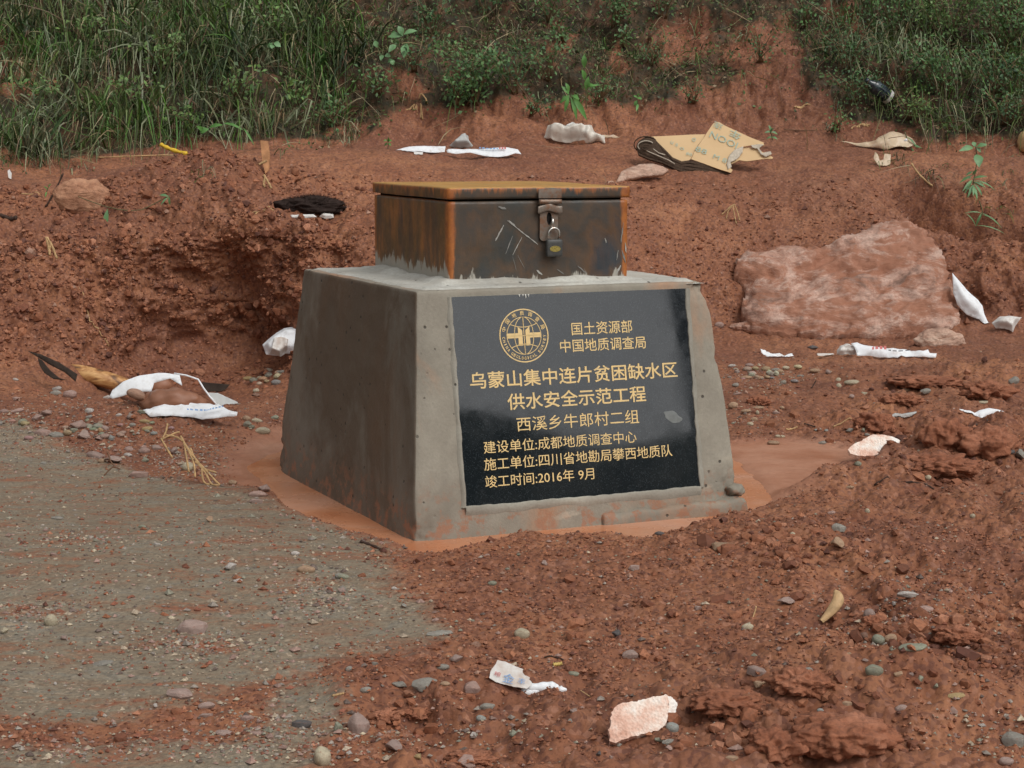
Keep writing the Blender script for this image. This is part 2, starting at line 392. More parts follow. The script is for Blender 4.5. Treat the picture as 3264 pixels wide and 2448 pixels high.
# ---------------------------------------------------------------- muddy water round the pedestal
mw = NT('muddy_water', .22, .5)
gpos = mw.n('ShaderNodeNewGeometry').outputs['Position']
wc = mw.ramp(mw.noise(2.2, 5, .6, gpos, .6), [(.35, (.46, .165, .070)), (.5, (.52, .225, .115)), (.65, (.54, .28, .18))])
wc = mw.mix(mw.ramp(mw.noise(60, 3, .6, gpos), [(.28, .6), (.36, 0)]), wc, (.16, .06, .035))
mw.color(wc); mw.rough(mw.ramp(mw.noise(5, 4, .6, gpos), [(.4, .16), (.6, .4)]))
mw.bump(mw.noise(14, 2, .5, gpos), .08, .01)
cw = pool.mean(0)
wv = [Vector((*(cw+(p-cw)*1.05), 0.0)) for p in pool]
bm = bmesh.new(); vs_ = [bm.verts.new(v) for v in wv]; bm.faces.new(vs_); bmesh.ops.triangulate(bm, faces=bm.faces)
me = bpy.data.meshes.new('puddle_water'); bm.to_mesh(me); bm.free(); me.materials.append(mw.m)
water = bpy.data.objects.new('puddle_water', me); COL.objects.link(water)
tag(water, 'opaque orange muddy water standing round the concrete pedestal', kind='structure')
# ================================================================ PEDESTAL
XB, YB, TH = -.266, 5.012, .425
WB, DB, HH, IX, IY, IY2 = 1.035, 1.263, .672, .060, .122, .154
def concrete(name, light=1.0, damp=True, tint=(1, 1, 1)):
    m = NT(name, .82, .35)
    c0 = m.coord()
    a = m.noise(3.2, 7, .65, c0); b = m.noise(14, 5, .7, c0); f = m.noise(120, 3, .7, c0)
    c = m.ramp(a, [(.3, (.18*light*tint[0], .162*light*tint[1], .13*light*tint[2])), (.5, (.275*light*tint[0], .250*light*tint[1], .202*light*tint[2])), (.7, (.36*light*tint[0], .33*light*tint[1], .265*light*tint[2]))])
    c = m.mix(m.ramp(b, [(.35, .35), (.6, 0)]), c, (.19*light, .165*light, .13*light))
    if damp:  # stains, wet foot, and the shade painted on the side wall
        sep = m.n('ShaderNodeSeparateXYZ'); m.l(c0, sep.inputs[0])
        # ochre soil splash and rusty wash stains
        stn = m.noise(2.6, 5, .6, m.mapping((1.6, 1.6, .8)), .4)
        c = m.mix(m.ramp(stn, [(.52, 0), (.70, .75)]), c, (.42, .22, .12))
        # side wall: shade painted in as darker tones, mottled with brown stains
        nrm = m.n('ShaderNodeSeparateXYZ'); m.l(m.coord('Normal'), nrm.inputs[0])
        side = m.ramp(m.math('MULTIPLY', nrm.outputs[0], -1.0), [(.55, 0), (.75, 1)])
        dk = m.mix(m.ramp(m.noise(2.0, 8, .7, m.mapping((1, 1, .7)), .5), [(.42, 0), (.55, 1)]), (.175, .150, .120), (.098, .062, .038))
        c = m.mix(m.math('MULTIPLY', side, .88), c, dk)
        wetb = m.ramp(m.math('ADD', sep.outputs[2], m.math('MULTIPLY', b, .12)), [(.06, .65), (.22, 0)])
        c = m.mix(m.math('MULTIPLY', wetb, .5), c, (.13, .105, .078))
        spl = m.math('MULTIPLY', m.ramp(m.noise(22, 4, .7, c0), [(.50, 0), (.60, .8)]), m.ramp(m.math('ADD', sep.outputs[2], m.math('MULTIPLY', a, .12)), [(.10, 1), (.22, 0)]))
        c = m.mix(spl, c, (.30, .135, .075))
        # pale lime bloom low on the front
        lime = m.math('MULTIPLY', m.ramp(m.noise(7, 4, .6, m.mapping((1, 1, 2.2))), [(.58, 0), (.68, .8)]), m.ramp(sep.outputs[2], [(.12, 1), (.2, 0)]))
        lime = m.math('MULTIPLY', lime, m.ramp(sep.outputs[0], [(.3, 0), (.5, 1)]))
        c = m.mix(lime, c, (.42, .36, .28))
    pit = m.voro(27, c0); pits = m.math('MULTIPLY', m.ramp(pit, [(.09, 1), (.15, 0)]), m.ramp(m.voro(27, c0, 'Color'), [(.40, 0), (.5, 1)]))
    c = m.mix(m.math('MULTIPLY', pits, .85), c, (.03, .025, .02))
    c = m.mix(m.ramp(f, [(.3, .25), (.6, 0)]), c, (.16, .14, .11))
    m.color(c)
    h = m.math('SUBTRACT', m.math('MULTIPLY', f, .35), m.math('MULTIPLY', pits, 1.4))
    m.bump(m.math('ADD', h, m.math('MULTIPLY', b, .5)), .5, .006)
    return m.m
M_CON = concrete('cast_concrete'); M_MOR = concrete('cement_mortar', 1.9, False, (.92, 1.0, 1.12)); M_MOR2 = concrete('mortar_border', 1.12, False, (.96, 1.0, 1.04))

def round_box(nx, ny, nz, size, r):
    """cube-surface grid of a box [0..size] with rounded edges; returns verts, quads"""
    verts = {}; V = []; Fq = []
    def lin(n, L):   # denser near the ends
        t = np.linspace(0, 1, n+1); t = t*t*(3-2*t)*.35+t*.65; return t*L
    X, Y, Z = lin(nx, size[0]), lin(ny, size[1]), lin(nz, size[2])
    def vid(i, j, k):
        key = (i, j, k)
        if key not in verts: verts[key] = len(V); V.append((X[i], Y[j], Z[k]))
        return verts[key]
    for i in range(nx):
        for j in range(ny):
            Fq.append((vid(i, j, 0), vid(i, j+1, 0), vid(i+1, j+1, 0), vid(i+1, j, 0)))
            Fq.append((vid(i, j, nz), vid(i+1, j, nz), vid(i+1, j+1, nz), vid(i, j+1, nz)))
    for i in range(nx):
        for k in range(nz):
            Fq.append((vid(i, 0, k), vid(i+1, 0, k), vid(i+1, 0, k+1), vid(i, 0, k+1)))
            Fq.append((vid(i, ny, k), vid(i, ny, k+1), vid(i+1, ny, k+1), vid(i+1, ny, k)))
    for j in range(ny):
        for k in range(nz):
            Fq.append((vid(0, j, k), vid(0, j, k+1), vid(0, j+1, k+1), vid(0, j+1, k)))
            Fq.append((vid(nx, j, k), vid(nx, j+1, k), vid(nx, j+1, k+1), vid(nx, j, k+1)))
    V = np.array(V); S = np.array(size); c = V-S/2; h = S/2
    rr_ = r+np.clip(fbm(V, 9, 2, 4.0), 0, 1)*r*.9
    inner = np.clip(c, -(h-rr_[:, None]), h-rr_[:, None]); d = c-inner; L = np.linalg.norm(d, axis=1)
    sc = np.where(L > rr_, rr_/np.maximum(L, 1e-9), 1)
    V = inner+d*sc[:, None]+S/2
    return V, np.array(Fq)
def taper(V, z0=-.06):
    t = (V[:, 2])/HH; W = V.copy()
    W[:, 0] = V[:, 0]*(1-2*IX*t/WB)+IX*t
    W[:, 1] = V[:, 1]/DB*(DB-(IY+IY2)*t)+IY*t
    return W
ped = empty('concrete_pedestal', (XB, YB, 0), TH)
tag(ped, 'grey tapered concrete pedestal with black inscribed plaque standing in orange mud', 'pedestal')
V, Fq = round_box(110, 90, 80, (WB, DB, HH+.08), .007)
V[:, 2] -= .08
V = taper(V)
nn = fbm(V, 4, 2, 2.0)*.004+fbm(V, 18, 3, 7.0)*.0022+perlin(V*60)*.0008
cen = np.array([WB/2, DB/2, HH/2]); dirv = V-cen; dirv[:, 2] *= .3; dirv /= np.linalg.norm(dirv, axis=1)[:, None]
flatfront = (np.abs(V[:, 1]-IY*V[:, 2]/HH) < .004)
V = V+dirv*(nn*np.where(flatfront, .35, 1))[:, None]
# chipped and ragged front corners
for (cx, cy, cz, rad, dep) in [(WB-IX, IY, HH, .06, .022), (0.0, 0.0, .02, .05, .016), (0.0, 0.0, .08, .03, .002), (0, DB, .04, .08, .02), (WB-.01, .0, .06, .06, .018), (WB-.03, .06, .45, .05, .01)]:
    dd = np.linalg.norm(V-np.array([cx, cy, cz]), axis=1); w = np.exp(-(dd/rad)**2)*(1+.8*perlin(V*50+cz*9))
    V = V-dirv*(w*dep)[:, None]
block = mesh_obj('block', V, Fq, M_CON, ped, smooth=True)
# footing spread on the right
V, Fq = round_box(40, 26, 8, (.462, .34, .10), .014)
V[:, 0] += .57; V[:, 1] += -.012; V[:, 2] -= .06
V[:, 1] -= np.clip((V[:, 0]-.80)*.10, 0, .05); V[:, 2] *= 1+.2*np.sin(V[:, 0]*7); V[:, 2] += fbm(V, 9, 3)*.008
V[:, 0] = np.where(V[:, 0] > .9, V[:, 0]+np.clip((.04-V[:, 2])*.25, 0, .03), V[:, 0])
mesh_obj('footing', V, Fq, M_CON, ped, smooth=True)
# lump of spilled concrete at the right corner
def lump(name, c, s, mat, parent, seed=0, sub=3, rough=.25):
    bm = bmesh.new(); bmesh.ops.create_icosphere(bm, subdivisions=sub, radius=1)
    co = np.array([v.co for v in bm.verts]); nz_ = fbm(co+seed*7.3, 1.6, 3)
    co = co*(1+rough*nz_)[:, None]*np.array(s)+np.array(c)
    for v, p in zip(bm.verts, co): v.co = p
    me = bpy.data.meshes.new(name); bm.to_mesh(me); bm.free(); me.materials.append(mat)
    me.polygons.foreach_set('use_smooth', np.ones(len(me.polygons), bool))
    o = bpy.data.objects.new(name, me); COL.objects.link(o); o.parent = parent; return o
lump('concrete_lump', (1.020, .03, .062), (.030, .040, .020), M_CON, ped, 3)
# mortar bed trowelled over the top, ragged at the rims
n_ = 90
gx_ = np.linspace(0, 1, n_); XX, YY = np.meshgrid(gx_, gx_)
x0, x1, y0, y1 = IX+.004, WB-IX-.004, IY+.002, DB-IY2-.004
MX = x0+(x1-x0)*XX; MY = y0+(y1-y0)*YY
q = np.stack([MX.ravel(), MY.ravel(), np.zeros(MX.size)], -1)
ed = np.minimum(np.minimum(XX, 1-XX)*(x1-x0), np.minimum(YY, 1-YY)*(y1-y0)).ravel()
rag = .010+.010*fbm(q, 16, 3)
q[:, 2] = HH-.006+sstep(0, 1, (ed-rag)/.02)*.011+fbm(q, 6, 3)*.003*(ed > .02)+fbm(q, 40, 2)*.0008
# fillet rising to the metal box
BX, BY, BW, BD, BH, BYAW = .214, .263, .554, .735, .279, -.064
lx = (q[:, 0]-BX)*math.cos(BYAW)+(q[:, 1]-BY)*math.sin(BYAW); ly = -(q[:, 0]-BX)*math.sin(BYAW)+(q[:, 1]-BY)*math.cos(BYAW)
dbx = np.maximum(np.maximum(-lx, lx-BW), np.maximum(-ly, ly-BD))
q[:, 2] += sstep(.07, .0, dbx)*(.012+.008*fbm(q, 7, 2))-.004*np.exp(-((dbx-.045)/.006)**2)
gi_ = np.arange(n_*n_).reshape(n_, n_)
mesh_obj('mortar_bed', q, np.stack([gi_[:-1, :-1], gi_[:-1, 1:], gi_[1:, 1:], gi_[1:, :-1]], -1).reshape(-1, 4), M_MOR, ped, smooth=True)
# plaque frame: face(a, b, out) in the pedestal's own axes
fup = np.array([0, IY, HH]); fup = fup/np.linalg.norm(fup); fout = np.array([0, -fup[2], fup[1]])
def face(a, b, o=0.0): return np.array([a, 0, 0])+fup*b+fout*o
PL = (.157, .0815, .900, .6635)
# granite
gm = NT('polished_black_granite', .09, .62)
c0 = gm.coord()
gsp = gm.voro(420, c0, 'Color'); gss = gm.n('ShaderNodeSeparateColor'); gm.l(gsp, gss.inputs[0])
gc = gm.mix(gm.ramp(gss.outputs[0], [(.8, 0), (.95, .7)]), (.008, .011, .014), (.030, .037, .042))
dust = gm.noise(4, 5, .7, c0)
gc = gm.mix(gm.ramp(dust, [(.45, 0), (.8, .22)]), gc, (.07, .072, .07))
gm.color(gc); gm.rough(gm.ramp(gm.noise(9, 5, .7, c0), [(.4, .025), (.75, .10)]))
gm.b.inputs['IOR'].default_value = 1.6
V, Fq = round_box(1, 1, 1, (PL[2]-PL[0], .02, PL[3]-PL[1]), 1e-6)
W = np.array([face(PL[0]+p[0], PL[1]+p[2], .004-(p[1])) for p in V])
plaque = mesh_obj('plaque', W, Fq, gm.m, ped)
tag(plaque, 'polished black granite plaque with gold inscription')
# mortar border strips, ragged inner edge running over the stone rim
def strip(name, a0, b0, a1, b1, w_in, w_out, seed):
    n = 90; A0 = np.array([a0, b0]); A1 = np.array([a1, b1]); d = (A1-A0)/np.linalg.norm(A1-A0); nrm = np.array([-d[1], d[0]])   # nrm points to the stone
    L = np.linalg.norm(A1-A0); t = np.linspace(0, L, n)
    pts = np.stack([t, np.full(n, seed*3.1), np.zeros(n)], -1)
    wi = w_in+fbm(pts, 22, 3)*.0035; wo = w_out+fbm(pts, 9, 3, 5)*.009
    prof = [(1.0, .0035), (.97, .0062), (.2, .0075), (-.5, .006), (-1, -.003)]
    V = []
    for k in range(n):
        for s, o in prof:
            off = s*wi[k] if s > 0 else s*wo[k]
            p = A0+d*t[k]+nrm*off
            V.append(face(p[0], p[1], o+.0008*perlin(np.array([[t[k]*80, s*3, seed]]))[0]))
    m_ = len(prof); Fq = [(k*m_+j, (k+1)*m_+j, (k+1)*m_+j+1, k*m_+j+1) for k in range(n-1) for j in range(m_-1)]
    return mesh_obj(name, V, [f[::-1] for f in Fq], M_MOR2, ped, smooth=True)
strip('mortar_strip', PL[0], PL[1], PL[2], PL[1], .004, .026, 1)
strip('mortar_strip', PL[2], PL[1], PL[2], PL[3], .003, .015, 2)
strip('mortar_strip', PL[0], PL[3], PL[0], PL[1], .003, .013, 3)
# gilt lettering
M_GOLD = NT('gold_paint', .45, .4)
M_GOLD.color(M_GOLD.mix(M_GOLD.ramp(M_GOLD.noise(60, 4), [(.4, 0), (.7, .6)]), (.74, .53, .23), (.55, .43, .24))); M_GOLD = M_GOLD.m
def text_mesh(body, bold=0.0, res=3):
    cu = bpy.data.curves.new('text', 'FONT'); cu.body = body; cu.size = 1; cu.resolution_u = res; cu.offset = bold
    o = bpy.data.objects.new('text', cu); COL.objects.link(o)
    dg = bpy.context.evaluated_depsgraph_get(); dg.update()
    me = bpy.data.meshes.new_from_object(o.evaluated_get(dg)); 
    bpy.data.objects.remove(o); bpy.data.curves.remove(cu)
    V = np.array([v.co[:] for v in me.vertices]); Fs = [tuple(p.vertices) for p in me.polygons]
    bpy.data.meshes.remove(me); return V, Fs
def put_text(name, body, box, bold, parent, mat, fn, out=.0052, angle=0.0):
    V, Fs = text_mesh(body, bold)
    mn, mx = V[:, :2].min(0), V[:, :2].max(0); q = (V[:, :2]-mn)/(mx-mn)
    x0, y0, w, h = box; q = q*np.array([w, h]); ca, sa = math.cos(angle), math.sin(angle)
    W = [fn(x0+p[0]*ca-p[1]*sa, y0+p[0]*sa+p[1]*ca, out) for p in q]
    return mesh_obj(name, W, Fs, mat, parent)
LINES = [('国土资源部', (.5200, .5420, .1945, .0368), .006), ('中国地质调查局', (.4800, .4945, .2745, .0362), .006),
 ('乌蒙山集中连片贫困缺水区', (.1965, .4055, .6545, .0470), 0.012), ('供水安全示范工程', (.3050, .3415, .4370, .0465), .012),
 ('西溪乡牛郎村二组', (.3285, .2805, .3855, .0400), .002), ('建设单位:成都地质调查中心', (.2230, .2255, .4780, .0345), .002),
 ('施工单位:四川省地勘局攀西地质队', (.2210, .1785, .5930, .0350), .002), ('竣工时间:2016年 9月', (.2205, .1310, .3365, .0338), .002)]
for body, box, bold in LINES:
    o = put_text('inscription_line', body, box, bold, plaque, M_GOLD, face); o.parent = plaque
# emblem
EC, ER = (.3712, .5478), .0750
EV, EF = [], []
def e_poly(pts2):
    b = len(EV); EV.extend(pts2); EF.append(tuple(range(b, b+len(pts2))))
def e_path(pts, w, closed=False):
    pts = np.array(pts, float); n = len(pts)
    tg = np.gradient(pts, axis=0) if not closed else np.roll(pts, -1, 0)-np.roll(pts, 1, 0)
    tg /= np.linalg.norm(tg, axis=1)[:, None]; nn_ = np.stack([-tg[:, 1], tg[:, 0]], -1)*w/2
    b = len(EV); EV.extend([tuple(p) for pair in zip(pts+nn_, pts-nn_) for p in pair])
    for k in range(n if closed else n-1):
        k2 = (k+1) % n; EF.append((b+2*k, b+2*k+1, b+2*k2+1, b+2*k2))
tc = np.linspace(0, 2*math.pi, 97)[:-1]
circ = lambda r: np.stack([np.cos(tc)*r, np.sin(tc)*r], -1)
e_path(circ(.985), .045, True); e_path(circ(.70), .026, True)
ta = np.linspace(-math.pi/2, math.pi/2, 40)
for w in (-.39, 0, .39): e_path(np.stack([np.cos(ta)*w, np.sin(ta)*.70], -1), .026)
tb = np.linspace(-1, 1, 30)
for s in (1, -1): e_path(np.stack([tb*.54, s*(.44-.12*(1-tb**2))], -1), .026)
e_path(np.stack([tb*.70, tb*0], -1), .02)
for s in (-1, 1):
    e_poly([(s*.065, -.37), (s*.24, -.37), (s*.24, .34), (s*.065, .20)][::-s])
    e_poly([(s*.24, -.085), (s*.69, -.085), (s*.69, .10), (s*.24, .10)][::-s])
emb = mesh_obj('emblem', [face(EC[0]+p[0]*ER, EC[1]+p[1]*ER, .0050) for p in EV], EF, M_GOLD, plaque)
def ring_text(chars, angs, rad, h, w, flip, bold):
    V_, F_ = [], []
    for ch, a in zip(chars, angs):
        V, Fs = text_mesh(ch, bold, 2); mn, mx = V[:, :2].min(0), V[:, :2].max(0)
        if ch == 'I': mn[0] -= .1; mx[0] += .1
        q = ((V[:, :2]-mn)/(mx-mn)-.5)*np.array([w, h])
        r = math.radians(a)-math.pi/2+(math.pi if flip else 0)
        cx, cy = math.cos(math.radians(a))*rad, math.sin(math.radians(a))*rad
        b = len(V_)
        V_ += [(cx+p[0]*math.cos(r)-p[1]*math.sin(r), cy+p[0]*math.sin(r)+p[1]*math.cos(r)) for p in q]
        F_ += [tuple(b+i for i in f) for f in Fs]
    return mesh_obj('emblem_lettering', [face(EC[0]+p[0]*ER, EC[1]+p[1]*ER, .0052) for p in V_], F_, M_GOLD, plaque)
ring_text('中国地质调查局', [162, 139, 115, 92, 69, 45, 21], .845, .17, .17, False, .012)
ring_text('CHINA', [184, 192.5, 201, 209.5, 218], .845, .115, .085, True, .02)
ring_text('GEOLOGICAL', [231+7.6*k for k in range(10)], .845, .115, .085, True, .02)
ring_text('SURVEY', [313+8.8*k for k in range(6)], .845, .115, .085, True, .02)
# grey smear and white dribbles on the stone
M_SMEAR = flat_mat('dried_cement', (.17, .18, .175), .9, .2, .2, 60)
def smear(name, pts, fn, out, mat, parent):
    n = len(pts); c = np.mean(pts, 0)
    V = [fn(c[0], c[1], out+.0012)]+[fn(p[0], p[1], out) for p in pts]
    return mesh_obj(name, V, [(0, k+1, (k+1) % n+1) for k in range(n)], mat, parent)
sa = np.linspace(0, 2*math.pi, 26)[:-1]
smear('cement_smear', [(.825+.030*math.cos(t)*(1+.12*math.sin(5*t))*.95+.004*math.sin(t), .292+.0145*math.sin(t)*(1+.15*math.cos(4*t))-.012*math.cos(t)) for t in sa], face, .0048, M_SMEAR, plaque)
M_DRIB = flat_mat('lime_dribble', (.55, .55, .5), .9, .2, .1, 60)
for (a, l) in ((.365, .006), (.384, .011), (.393, .007), (.376, .005)):
    smear('lime_dribble', [(a-.002, .664), (a+.003, .664), (a+.002, .664-l), (a, .663-l)][::-1], face, .0056, M_DRIB, plaque)

# ================================================================ METAL BOX
box = empty('metal_box', (0, 0, 0), 0)
bw = Matrix.Translation((XB, YB, 0)) @ Matrix.Rotation(TH, 4, 'Z') @ Matrix.Translation((BX, BY, HH)) @ Matrix.Rotation(BYAW, 4, 'Z')
box.matrix_world = bw
tag(box, 'rusty brown steel box with hinged lid cemented on top of the concrete pedestal', 'box')
def rust(name, lid=False):
    m = NT(name, .5, .5)
    c0 = m.coord(); g = m.n('ShaderNodeSeparateXYZ'); m.l(c0, g.inputs[0]); X, Y, Z = g.outputs
    nrm = m.n('ShaderNodeSeparateXYZ'); m.l(m.coord('Normal'), nrm.inputs[0])
    base = m.ramp(m.noise(3.4, 7, .62, c0, .25), [(.30, (.022, .030, .038)), (.42, (.036, .038, .034)), (.49, (.072, .045, .027)), (.55, (.040, .036, .031)), (.62, (.085, .046, .024)), (.70, (.026, .033, .041))])
    orange = m.ramp(m.noise(30, 5, .7, c0), [(.35, (.26, .075, .018)), (.6, (.42, .135, .025)), (.75, (.36, .17, .05))])
    streak = m.noise(2.2, 7, .75, m.mapping((9, 9, 1.3)), .3)
    side = m.ramp(m.math('MULTIPLY', nrm.outputs[0], -1.0), [(.5, 0), (.8, 1)])
    s1 = m.math('MULTIPLY', m.ramp(streak, [(.36, 0), (.60, .95)]), m.math('ADD', m.math('MULTIPLY', side, .95), .10), clamp=True)
    brown = m.mix(s1, base, m.ramp(m.noise(7, 5, .7, c0), [(.38, (.10, .062, .022)), (.55, (.21, .095, .026)), (.68, (.33, .125, .03))]))
    # orange bands at the welded corners
    e1 = m.math('SUBTRACT', 1.0, m.math('MULTIPLY', m.math('ABSOLUTE', m.math('SUBTRACT', X, 0.0)), 28.0), clamp=True)
    e2 = m.math('SUBTRACT', 1.0, m.math('MULTIPLY', m.math('ABSOLUTE', m.math('SUBTRACT', X, BW)), 26.0), clamp=True)
    fy = m.math('SUBTRACT', 1.0, m.math('MULTIPLY', m.math('ABSOLUTE', Y), 16.0), clamp=True)
    fy2 = m.math('SUBTRACT', 1.0, m.math('MULTIPLY', m.math('ABSOLUTE', m.math('SUBTRACT', Y, BD)), 22.0), clamp=True)
    corner = m.math('ADD', m.math('MULTIPLY', m.math('ADD', e1, e2), m.math('SUBTRACT', 1.0, side)), m.math('MULTIPLY', m.math('ADD', fy, fy2), side), clamp=True)
    cr = m.ramp(m.math('ADD', corner, m.math('MULTIPLY', m.math('SUBTRACT', m.noise(12, 5, .7, m.mapping((1, 1, .35))), .5), 1.3)), [(.42, 0), (.62, 1)])
    c = m.mix(m.math('MULTIPLY', cr, m.ramp(corner, [(.02, 0), (.3, .9)])), brown, orange)
    if lid:
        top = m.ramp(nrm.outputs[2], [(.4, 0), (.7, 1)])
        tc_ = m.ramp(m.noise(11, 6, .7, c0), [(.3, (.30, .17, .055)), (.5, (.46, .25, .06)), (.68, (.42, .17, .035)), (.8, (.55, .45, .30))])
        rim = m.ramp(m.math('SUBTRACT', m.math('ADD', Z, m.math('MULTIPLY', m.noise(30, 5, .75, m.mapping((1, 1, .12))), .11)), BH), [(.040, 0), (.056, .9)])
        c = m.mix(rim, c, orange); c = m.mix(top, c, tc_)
        wht = m.math('MULTIPLY', top, m.ramp(m.noise(9, 5, .7, m.mapping((1, 3, 1))), [(.64, 0), (.72, .8)])); c = m.mix(wht, c, (.5, .46, .38))
    else:
        # mortar slurry left on the lowest band, ragged upward
        sl_ = m.math('ADD', m.math('MULTIPLY', Z, -1.0), m.math('MULTIPLY', m.noise(22, 5, .75, m.mapping((1, 1, .25))), .16))
        k = m.math('ADD', m.math('MULTIPLY', side, .030), sl_)
        c = m.mix(m.ramp(k, [(.062, 0), (.070, .9)]), c, (.36, .34, .29))
    m.color(c); m.rough(m.ramp(m.noise(16, 4, .7, c0), [(.3, .34), (.7, .68)]))
    m.bump(m.noise(45, 5, .7, c0), .35, .002)
    return m.m
M_RB = rust('rusted_steel'); M_RL = rust('rusted_steel_lid', True)
V, Fq = round_box(30, 34, 20, (BW, BD, BH-.040+.03), .003); V[:, 2] -= .03
V = V + (fbm(V, 5, 2)*.0012)[:, None]*np.array([0, 1, 0])
mesh_obj('box_body', V, Fq, M_RB, box, smooth=True)
V, Fq = round_box(30, 34, 4, (BW+.010, BD+.010, .034), .003); V += np.array([-.005, -.005, BH-.035]); V[:, 2] += fbm(V, 3, 2)*.0015
mesh_obj('lid', V, Fq, M_RL, box, smooth=True)
V, Fq = round_box(4, 4, 2, (BW-.03, BD-.03, .02), .002); V += np.array([.015, .015, BH-.044])
mesh_obj('lid_gap_shade', V, Fq, flat_mat('dark_gap', (.012, .01, .002), .9), box)  # near-black filler that paints the shade in the gap under the lid
M_HASP = NT('worn_steel', .45, .5)
M_HASP.b.inputs['Metallic'].default_value = .35
M_HASP.color(M_HASP.mix(M_HASP.ramp(M_HASP.noise(40, 5, .7), [(.45, 0), (.62, .9)]), (.20, .165, .135), (.20, .10, .055))); M_HASP.bump(M_HASP.noise(90, 4), .4, .001); M_HASP = M_HASP.m
def bxm(name, lo, hi, r, mat, parent, n=3):
    V, Fq = round_box(n, n, n, tuple(np.array(hi)-np.array(lo)), r); return mesh_obj(name, V+np.array(lo), Fq, mat, parent, smooth=False)
def tube_v(pts, r, seg=10, cap=True):
    pts = np.array(pts, float); n = len(pts); rs = np.full(n, r) if np.isscalar(r) else np.array(r, float)
    tg = np.gradient(pts, axis=0); tg /= np.maximum(np.linalg.norm(tg, axis=1), 1e-9)[:, None]
    ref = np.array([.31, .22, .92]); V = []
    for k in range(n):
        a = np.cross(tg[k], ref); a /= max(np.linalg.norm(a), 1e-9); b = np.cross(tg[k], a)
        for s in range(seg):
            w = 2*math.pi*s/seg; V.append(pts[k]+(a*math.cos(w)+b*math.sin(w))*rs[k])
    Fs = [(k*seg+s, k*seg+(s+1) % seg, (k+1)*seg+(s+1) % seg, (k+1)*seg+s) for k in range(n-1) for s in range(seg)]
    if cap: Fs += [tuple(range(seg))[::-1], tuple((n-1)*seg+s for s in range(seg))]
    return V, Fs
def tube(name, pts, r, mat, parent, seg=10):
    V, Fs = tube_v(pts, r, seg); return mesh_obj(name, V, Fs, mat, parent, smooth=True)
HX, ZT = .302, BH-.040
hasp = mesh_obj('hasp', *[(lambda V, Fq: (V+np.array([HX-.036, -.0195, BH-.0335]), Fq))(*round_box(4, 2, 3, (.072, .006, .027), .002))][0], M_HASP, box)
tube('hinge_knuckle', [(HX-.034+k*.0068, -.0185, ZT-.003) for k in range(11)], .0072, M_HASP, hasp)
# plate with slot: outline with a hole, rounded foot
def plate():
    w, zt, zb = .028, ZT-.008, ZT-.116
    outer = [(HX-w, zt), (HX-w, zb+.012)]+[(HX-w+.012*(1-math.cos(t)), zb+.012-.012*math.sin(t)) for t in np.linspace(.3, 1.57, 4)]+[(HX+w-.012*(1-math.cos(t)), zb+.012-.012*math.sin(t)) for t in np.linspace(1.57, .3, 4)]+[(HX+w, zb+.012), (HX+w, zt)]
    hole = [(HX+.008*math.cos(t), ZT-.048+.015*math.sin(t)*(1.5 if math.sin(t) < 0 else 1)) for t in np.linspace(0, 2*math.pi, 15)[:-1]]
    pts = [Vector(p) for p in outer+hole]; no = len(outer); nh = len(hole)
    E = [(k, (k+1) % no) for k in range(no)]+[(no+k, no+(k+1) % nh) for k in range(nh)]
    v2, e2, f2, *_ = delaunay_2d_cdt(pts, E, [], 1, 1e-6)
    def inh(f):
        c = sum((v2[i] for i in f), Vector((0, 0)))/len(f); return ((c.x-HX)/.0078)**2+((c.y-(ZT-.052))/.018)**2 < 1
    f2 = [f for f in f2 if not inh(f)]
    n = len(v2); y = lambda z: -.0105-.0015*math.sin((ZT-z)*40)
    V = [(p.x, y(p.y), p.y) for p in v2]+[(p.x, y(p.y)+.0035, p.y) for p in v2]
    Fs = [tuple(f) for f in f2]+[tuple(n+i for i in f[::-1]) for f in f2]
    from collections import Counter
    cnt_ = Counter((f[i], f[(i+1) % len(f)]) for f in f2 for i in range(len(f)))
    Fs += [(b, a, a+n, b+n) for (a, b) in cnt_ if (b, a) not in cnt_]
    return V, Fs
mesh_obj('hasp_plate', *plate(), M_HASP, hasp)
mesh_obj('slot_shade', *[(lambda V, Fq: (V+np.array([HX-.014, -.0045, ZT-.075]), Fq))(*round_box(2, 2, 2, (.028, .005, .045), .001))][0], flat_mat('slot_shadow', (.012, .01, .009), .9), hasp)  # near-black insert, paints the shade seen through the slot
# dented strap wrapped over the knuckle
V, Fq = round_box(10, 3, 4, (.076, .007, .022), .003); V += np.array([HX-.038, -.021, ZT-.034]); V[:, 2] += .004*np.sin(V[:, 0]*90); V[:, 1] += .002*np.sin(V[:, 0]*140)
mesh_obj('strap', V, Fq, M_HASP, hasp, smooth=True)
M_CHR = NT('bright_steel', .25, .5); M_CHR.b.inputs['Metallic'].default_value = .9
M_CHR.color(M_CHR.mix(M_CHR.ramp(M_CHR.noise(70, 3), [(.5, 0), (.65, .8)]), (.62, .60, .56), (.22, .11, .06))); M_CHR = M_CHR.m
th_ = np.linspace(-.3, math.pi+.3, 16)
tube('staple', [(HX+.006+.0035*math.cos(t)*.6, -.012-.012*math.sin(t), ZT-.064+.014*math.cos(t)) for t in th_], .0036, M_CHR, hasp)
